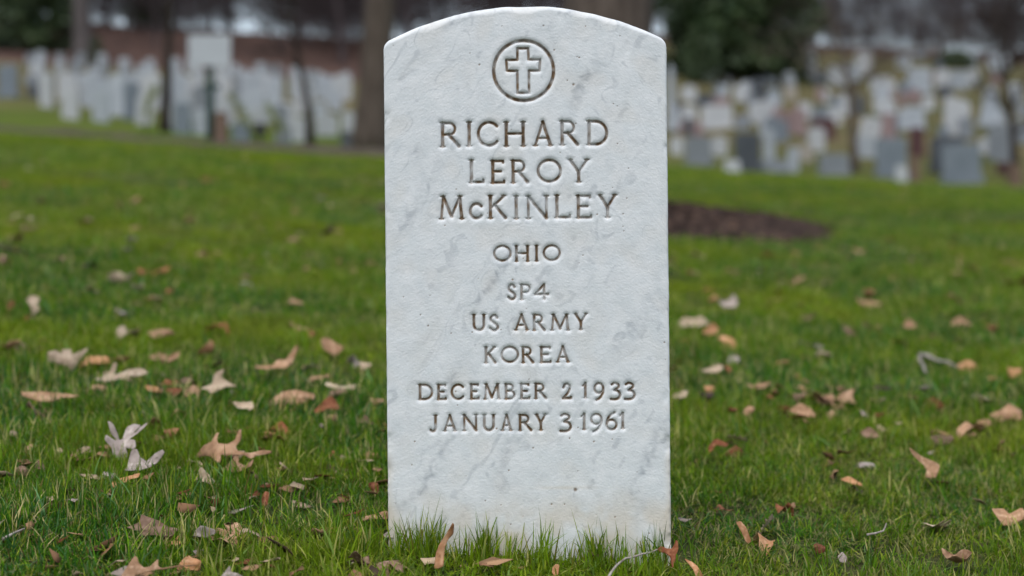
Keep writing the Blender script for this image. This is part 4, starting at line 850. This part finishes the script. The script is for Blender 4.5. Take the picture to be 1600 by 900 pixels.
RIGHTG = [
 (1469,1535,226,287,'blue','b','large blue grey block gravestone at the far edge of the lawn, right'), (1451,1512,213,270,'dark','b','dark slate gravestone just behind the large blue grey block'),
 (1474,1515,155,211,'white','s','white headstone with a small upright one behind the dark slate stone'), (1476,1496,152,185,'white','s','small upright white stone rising above the white headstone'),
 (1366,1419,216,278,'blue','b','blue grey block gravestone right of the slender bare tree'), (1399,1418,259,283,'white','l','small white marker in front of the blue grey block'),
 (1420,1446,200,244,'maroon','b','dark red gravestone behind the blue grey block'), (1403,1446,167,203,'pale','b','pale block gravestone above the dark red one'),
 (1338,1370,213,246,'pale','s','pale round-topped stone just right of the slender bare tree'), (1340,1373,183,220,'white','t','white leaning stone right of the slender bare tree'),
 (1279,1327,241,273,'grey','l','low grey gravestone left of the slender bare tree'), (1262,1289,199,237,'white','s','bright white headstone left of the slender bare tree'),
 (1245,1271,226,252,'beige','l','low beige stone under the bright white headstone'), (1230,1248,231,270,'pale','s','narrow pale stone left of the low grey gravestone'),
 (1266,1307,185,218,'maroon','b','dark purplish block stone behind the bright white headstone'), (1289,1317,167,196,'white','t','white leaning headstone above the dark purplish block'),
 (1144,1193,208,267,'dark','b','dark grey block gravestone near the lawn edge, right of the headstone'), (1185,1231,250,269,'grey','l','low wide grey stone right of the dark grey block'),
 (1131,1158,250,271,'white','l','low white stone at the foot of the dark grey block'), (1193,1211,201,250,'pale','s','slim pale stone at the right side of the dark grey block'),
 (1111,1136,214,244,'white','s','bright white headstone left of the dark grey block'), (1069,1116,214,258,'grey','b','grey block gravestone next to the headstone right edge'),
 (1047,1067,214,242,'white','s','white headstone touching the right edge of the foreground headstone'), (1058,1100,190,212,'pink','b','pinkish block gravestone above the grey block by the headstone'),
 (1093,1147,165,202,'white','b','large white block gravestone above the bright white headstone'), (1113,1140,152,170,'pink','l','small pinkish stone on top of the large white block'),
 (1173,1216,157,193,'white','t','broad white leaning stone below the dark evergreen'), (1191,1233,188,222,'blue','b','slate blue gravestone beneath the broad leaning white stone'),
 (1204,1240,174,206,'pink','b','reddish gravestone right of the slate blue one'), (1171,1207,143,165,'black','b','black block gravestone under the dark evergreen'),
 (1042,1060,97,205,'pale','o','tall pale monument half hidden by the headstone right edge'), (1474,1492,78,104,'pale','s',None), (1528,1568,134,198,'pale','o','tall pale monument left of the dark tree at the right edge'),
 (1543,1579,193,252,'grey','s','grey round-topped stone left of the dark tree at the right edge'), (1558,1579,254,274,'maroon','l','low dark red stone beside the dark tree at the right edge'),
 (1147,1173,179,201,'grey','b',None), (1147,1171,132,160,'white','s',None), (1155,1198,128,145,'pale','b',None), (1087,1122,148,167,'dark','b',None), (1064,1089,134,158,'white','s',None),
 (1064,1087,165,190,'white','s',None), (1124,1138,134,155,'pale','s',None), (1095,1118,110,130,'white','s',None), (1053,1067,161,189,'black','s',None), (1113,1129,103,118,'pale','s',None), (1312,1335,147,180,'white','s',None),
 (1371,1410,177,201,'grey','b',None), (1366,1389,155,178,'white','s',None), (1233,1261,170,211,'pink','b',None), (1248,1268,160,186,'white','s',None), (1294,1322,101,135,'white','s',None), (1251,1279,70,125,'white','o','tall white monument right of the dark evergreen'),
 (1337,1363,80,115,'white','s',None), (1358,1383,119,145,'white','s',None), (1225,1245,134,156,'beige','s',None), (1461,1484,108,135,'white','s',None), (1482,1512,111,140,'pale','b',None), (1510,1530,108,132,'white','s',None),
 (1415,1456,106,146,'pale','b','broad pale monument high on the right hillside'), (1489,1528,78,104,'pale','b',None), (1543,1579,83,112,'pale','b',None), (1400,1423,83,107,'pale','s',None), (1464,1489,134,153,'dark','b',None), (1588,1612,190,224,'grey','b',None),
 (1380,1400,125,150,'white','s',None), (1440,1460,150,172,'white','s',None), (1280,1296,140,160,'white','s',None), (1206,1222,150,168,'white','s',None), (1530,1545,215,240,'white','s',None), (1575,1600,130,160,'white','s',None), (1320,1345,100,125,'pale','s',None)]
for a_ in RIGHTG: grave(*a_, ZR)
gr_ = random.Random(5)
for k in range(64):
    u = gr_.uniform(1045, 1600); v = gr_.uniform(84, 225); q_ = .55+max(v-84, 0)/150; ww = gr_.uniform(10, 24)*q_; hh = gr_.uniform(12, 28)*q_
    grave(u-ww/2, u+ww/2, v-hh, v, gr_.choice(['white', 'pale', 'grey', 'dark', 'pink', 'blue', 'grey', 'blue']), gr_.choice('ssbbbtlo'), None, ZR)
LEFTG = [(-4,30,102,152,'blue','b','blue grey monument at the far left edge'), (37,60,115,134,'grey','s',None), (43,60,132,153,'dark','b','dark stone left of the bright white far left headstone'),
 (62,84,116,168,'white','s','bright white headstone standing alone at far left'), (90,120,114,158,'white','s',None), (129,154,121,168,'pale','b','pale wide stone left of the dark bare tree'), (150,168,116,160,'grey','s',None), (167,197,116,182,'pale','b','large pale stone left of the blue grey one'), (193,221,129,187,'blue','b','large blue grey stone left of the dark bare tree'),
 (221,251,114,172,'white','s','white headstone directly left of the dark bare tree'), (251,272,161,202,'white','s','white headstone at the foot of the dark bare tree'), (272,300,161,209,'blue','b','blue grey block left of the sign pole'), (262,292,112,165,'pale','s',None), (300,324,170,210,'pale','b','pale block touching the sign pole'), (298,320,127,168,'white','s',None),
 (334,362,120,155,'white','s',None), (345,371,155,190,'white','t','white leaning headstone right of the sign pole'), (375,412,114,158,'pale','s',None), (379,416,142,188,'pale','b','pale wide stone above the small black box'), (390,416,168,200,'white','s',None), (362,392,192,221,'blue','l','low blue grey stone right of the brown post'),
 (430,457,196,224,'grey','l','low grey stone right of the small black box'), (416,442,118,155,'pale','s',None), (430,461,160,200,'white','s','white headstone left of the slim young tree'), (456,478,183,221,'white','s','white headstone at the foot of the slim young tree'), (492,528,178,213,'white','s','broad white headstone between the slim tree and the thick trunk'),
 (521,549,118,158,'white','s',None), (534,553,174,206,'white','s','white headstone touching the thick grey brown trunk'), (461,480,134,176,'pale','s',None), (493,521,118,155,'pale','s',None), (532,550,205,232,'dark','l','low dark stone at the thick trunk foot')]
for a_ in LEFTG: grave(*a_, ZL)
wm = [prism(arch(.34, .68, .07), .1, 'gravestone') for _ in range(1)][0]; wms = []
for c_ in ('white', 'pale', 'pale', 'grey'):
    m_ = wm.copy(); m_.materials.append(SM[c_]); wms.append(m_)
ROWN = dict(zip((27, 30, 33, 36.5, 40, 44, 48, 52), ('nearest', 'second', 'third', 'fourth', 'fifth', 'sixth', 'seventh', 'farthest')))
for Y in (27, 30, 33, 36.5, 40, 44, 48, 52):
    k0 = int(520*Y/FPX/.8); off_ = wr_.uniform(-.4, .4)
    for k in range(k0):
        u = 42+(k+.5+off_+wr_.uniform(-.25, .25))*.8*FPX/Y
        if u > 556 or (Y < 32 and wr_.random() < .5): continue
        x = (u-800)/FPX*Y; o = obj('pale_headstone', wr_.choice(wms)); o.location = (x, Y+wr_.uniform(-.3, .3), float(terrain(x, Y))-.05); o.rotation_euler = (wr_.gauss(0, .02), wr_.gauss(0, .02), wr_.gauss(0, .08)); s_ = wr_.uniform(.75, 1.0); o.scale = (s_, s_, s_)
        tag(o, f'pale upright headstone in the {ROWN[Y]} regular row on the left hillside', 'gravestone', 'pale headstones in rows on the left hillside')

# ------------------------------------------------------------------ sign, posts, box, saplings
def plain(name, col, rough=.6): M = NT(name, rough, .4); f = M.noise(M.objc(), 25, 4); return M.col(M.ramp(f, [(.3, tuple(x*.8 for x in col)), (.7, tuple(min(1, x*1.1) for x in col))]))
GREENP, BOARD, BLACKP, WOODP = plain('green_paint', (.02, .045, .038)), plain('board_face', (.40, .43, .45)), plain('black_paint', (.012, .013, .016)), plain('post_wood', (.15, .10, .072), .9)
g = hit(329, 222); k = g.y/FPX; t = empty('sign', g); tag(t, 'blank looking pale square sign board on a dark green pole, left side', 'sign')
obj('pole', tube([(0, 0, -.2), (0, 0, 60*k), (0, 0, 150*k)], [6.5*k, 6.5*k, 5*k], 12), GREENP, t)
obj('board', box(-33*k, 33*k, 117*k, 166*k, .02, 'board', .004), BOARD, t).location = (0, -.06, 0)
obj('bracket', box(-10*k, 16*k, 82*k, 90*k, .05, 'bracket', .004), GREENP, t).location = (0, -.035, 0)
obj('rail', box(-30*k, 30*k, 138*k, 143*k, .02, 'rail', .003), GREENP, t).location = (0, -.036, 0)
def post(u, vt, vb, wpx, mat, label, cap=None, Y=None, name='post'):
    g = hit(u, vb)
    if Y: g = Vector(((u-800)/FPX*Y, Y, float(terrain((u-800)/FPX*Y, Y))))
    k = g.y/FPX; h_ = (vb-vt)*k; w_ = wpx*k; t = empty(name, g); tag(t, label, 'post')
    obj('shaft', prism([(-w_/2, -.1), (w_/2, -.1), (w_*.46, h_*.9), (-w_*.46, h_*.9)], w_, 'shaft', w_*.08), mat, t)
    if cap == 'ball':
        bm = bmesh.new(); bmesh.ops.create_uvsphere(bm, u_segments=16, v_segments=10, radius=w_*.62); c_ = obj('cap', bm, mat, t); c_.location = (0, 0, h_*.93)
    else: obj('cap', prism([(-w_*.55, h_*.9), (w_*.55, h_*.9), (w_*.3, h_), (-w_*.3, h_)], w_*1.08, 'cap', w_*.05), mat, t)
post(346, 176, 225, 19, WOODP, 'short orange brown post right of the sign pole'); post(1429, 244, 286, 14, WOODP, 'brown wooden post right of the small white marker'); post(1585, 256, 290, 17, WOODP, 'brown post by the dark tree at the right edge')
post(472, 91, 150, 17, SM['white'], 'white post with rounded top above the graves, left of the thick trunk', 'ball', 34)
post(1240, 236, 268, 9, WOODP, 'thin brown stake by the narrow pale stone')
g = hit(406, 224); k = g.y/FPX; t = empty('box_on_stake', g); tag(t, 'small black box on a short stake in front of the left graves', 'box')
obj('stake', tube([(0, 0, -.1), (0, 0, 14*k)], [3*k, 3*k], 8), BLACKP, t); obj('housing', box(-8*k, 8*k, 12*k, 28*k, 12*k, 'housing', k), BLACKP, t); obj('lid', prism([(-9*k, 28.2*k), (9*k, 28.2*k), (7*k, 31*k), (-7*k, 31*k)], 14*k, 'lid', .4*k), BLACKP, t)
M = NT('sapling_leaf', .5, .3); SAPL = M.col(M.ramp(M.noise(M.objc(), 6, 3), [(.3, (.10, .14, .02)), (.7, (.22, .24, .05))]))
def sapling(pts, Y, label, seed):
    r_ = random.Random(seed); W = [Vector(((u-800)/FPX*Y, Y, (450-v)/FPX*Y)) for u, v in pts]; foot = Vector((W[0].x, Y, float(terrain(W[0].x, Y)))); k = Y/FPX
    t = empty('sapling', foot); tag(t, label, 'shrub'); W = [Vector((0, 0, -.05))]+[p_-foot for p_ in W]
    obj('stem', tube(W, [1.6*k]+[1.3*k*(1-.6*i/len(W)) for i in range(len(W)-1)], 6), BARKD, t); Vv = []
    for i in range(240):
        s_ = r_.uniform(0, 1)*(len(W)-2)+1; a_ = int(min(s_, len(W)-2)); c_ = W[a_].lerp(W[a_+1], s_-a_)+Vector([r_.gauss(0, 3.2*k) for _ in range(3)]); d_ = Vector([r_.gauss(0, 1) for _ in range(3)]).normalized()*2.6*k; e_ = d_.orthogonal().normalized()*1.3*k
        Vv += [c_-d_, c_-e_, c_+d_, c_+e_]
    obj('foliage', mesh_np('foliage', np.array([tuple(v_) for v_ in Vv]), np.arange(len(Vv)).reshape(-1, 4)), SAPL, t)
sapling([(392, 205), (388, 188), (372, 165), (358, 145)], 15.5, 'yellow green sapling leaning left beside the leaning white headstone', 1)
sapling([(440, 205), (434, 195), (426, 180), (418, 166)], 15.8, 'yellow green sapling leaning left above the low grey stone', 2)
sapling([(228, 185), (231, 160), (238, 148), (244, 136)], 19, 'yellow green sapling before the white stone left of the dark tree', 3)

# ------------------------------------------------------------------ labels: tell look-alikes apart by their order from the left
bpy.context.view_layer.update()
ORD = 'first second third fourth fifth sixth seventh eighth ninth tenth eleventh twelfth thirteenth fourteenth fifteenth sixteenth seventeenth eighteenth nineteenth twentieth'.split()
ORD += ['twenty-'+o_ for o_ in ORD[:9]]+['thirtieth']+['thirty-'+o_ for o_ in ORD[:9]]
same = {}
for o in sc.objects:
    if o.parent is None and 'label' in o and 'category' in o: same.setdefault(o['label'], []).append(o)
for lb, os_ in same.items():
    if len(os_) > 1:
        for i, o in enumerate(sorted(os_, key=lambda o_: o_.location.x/max(o_.location.y, .1))): o['label'] = f'{lb}, {ORD[i]} from left'
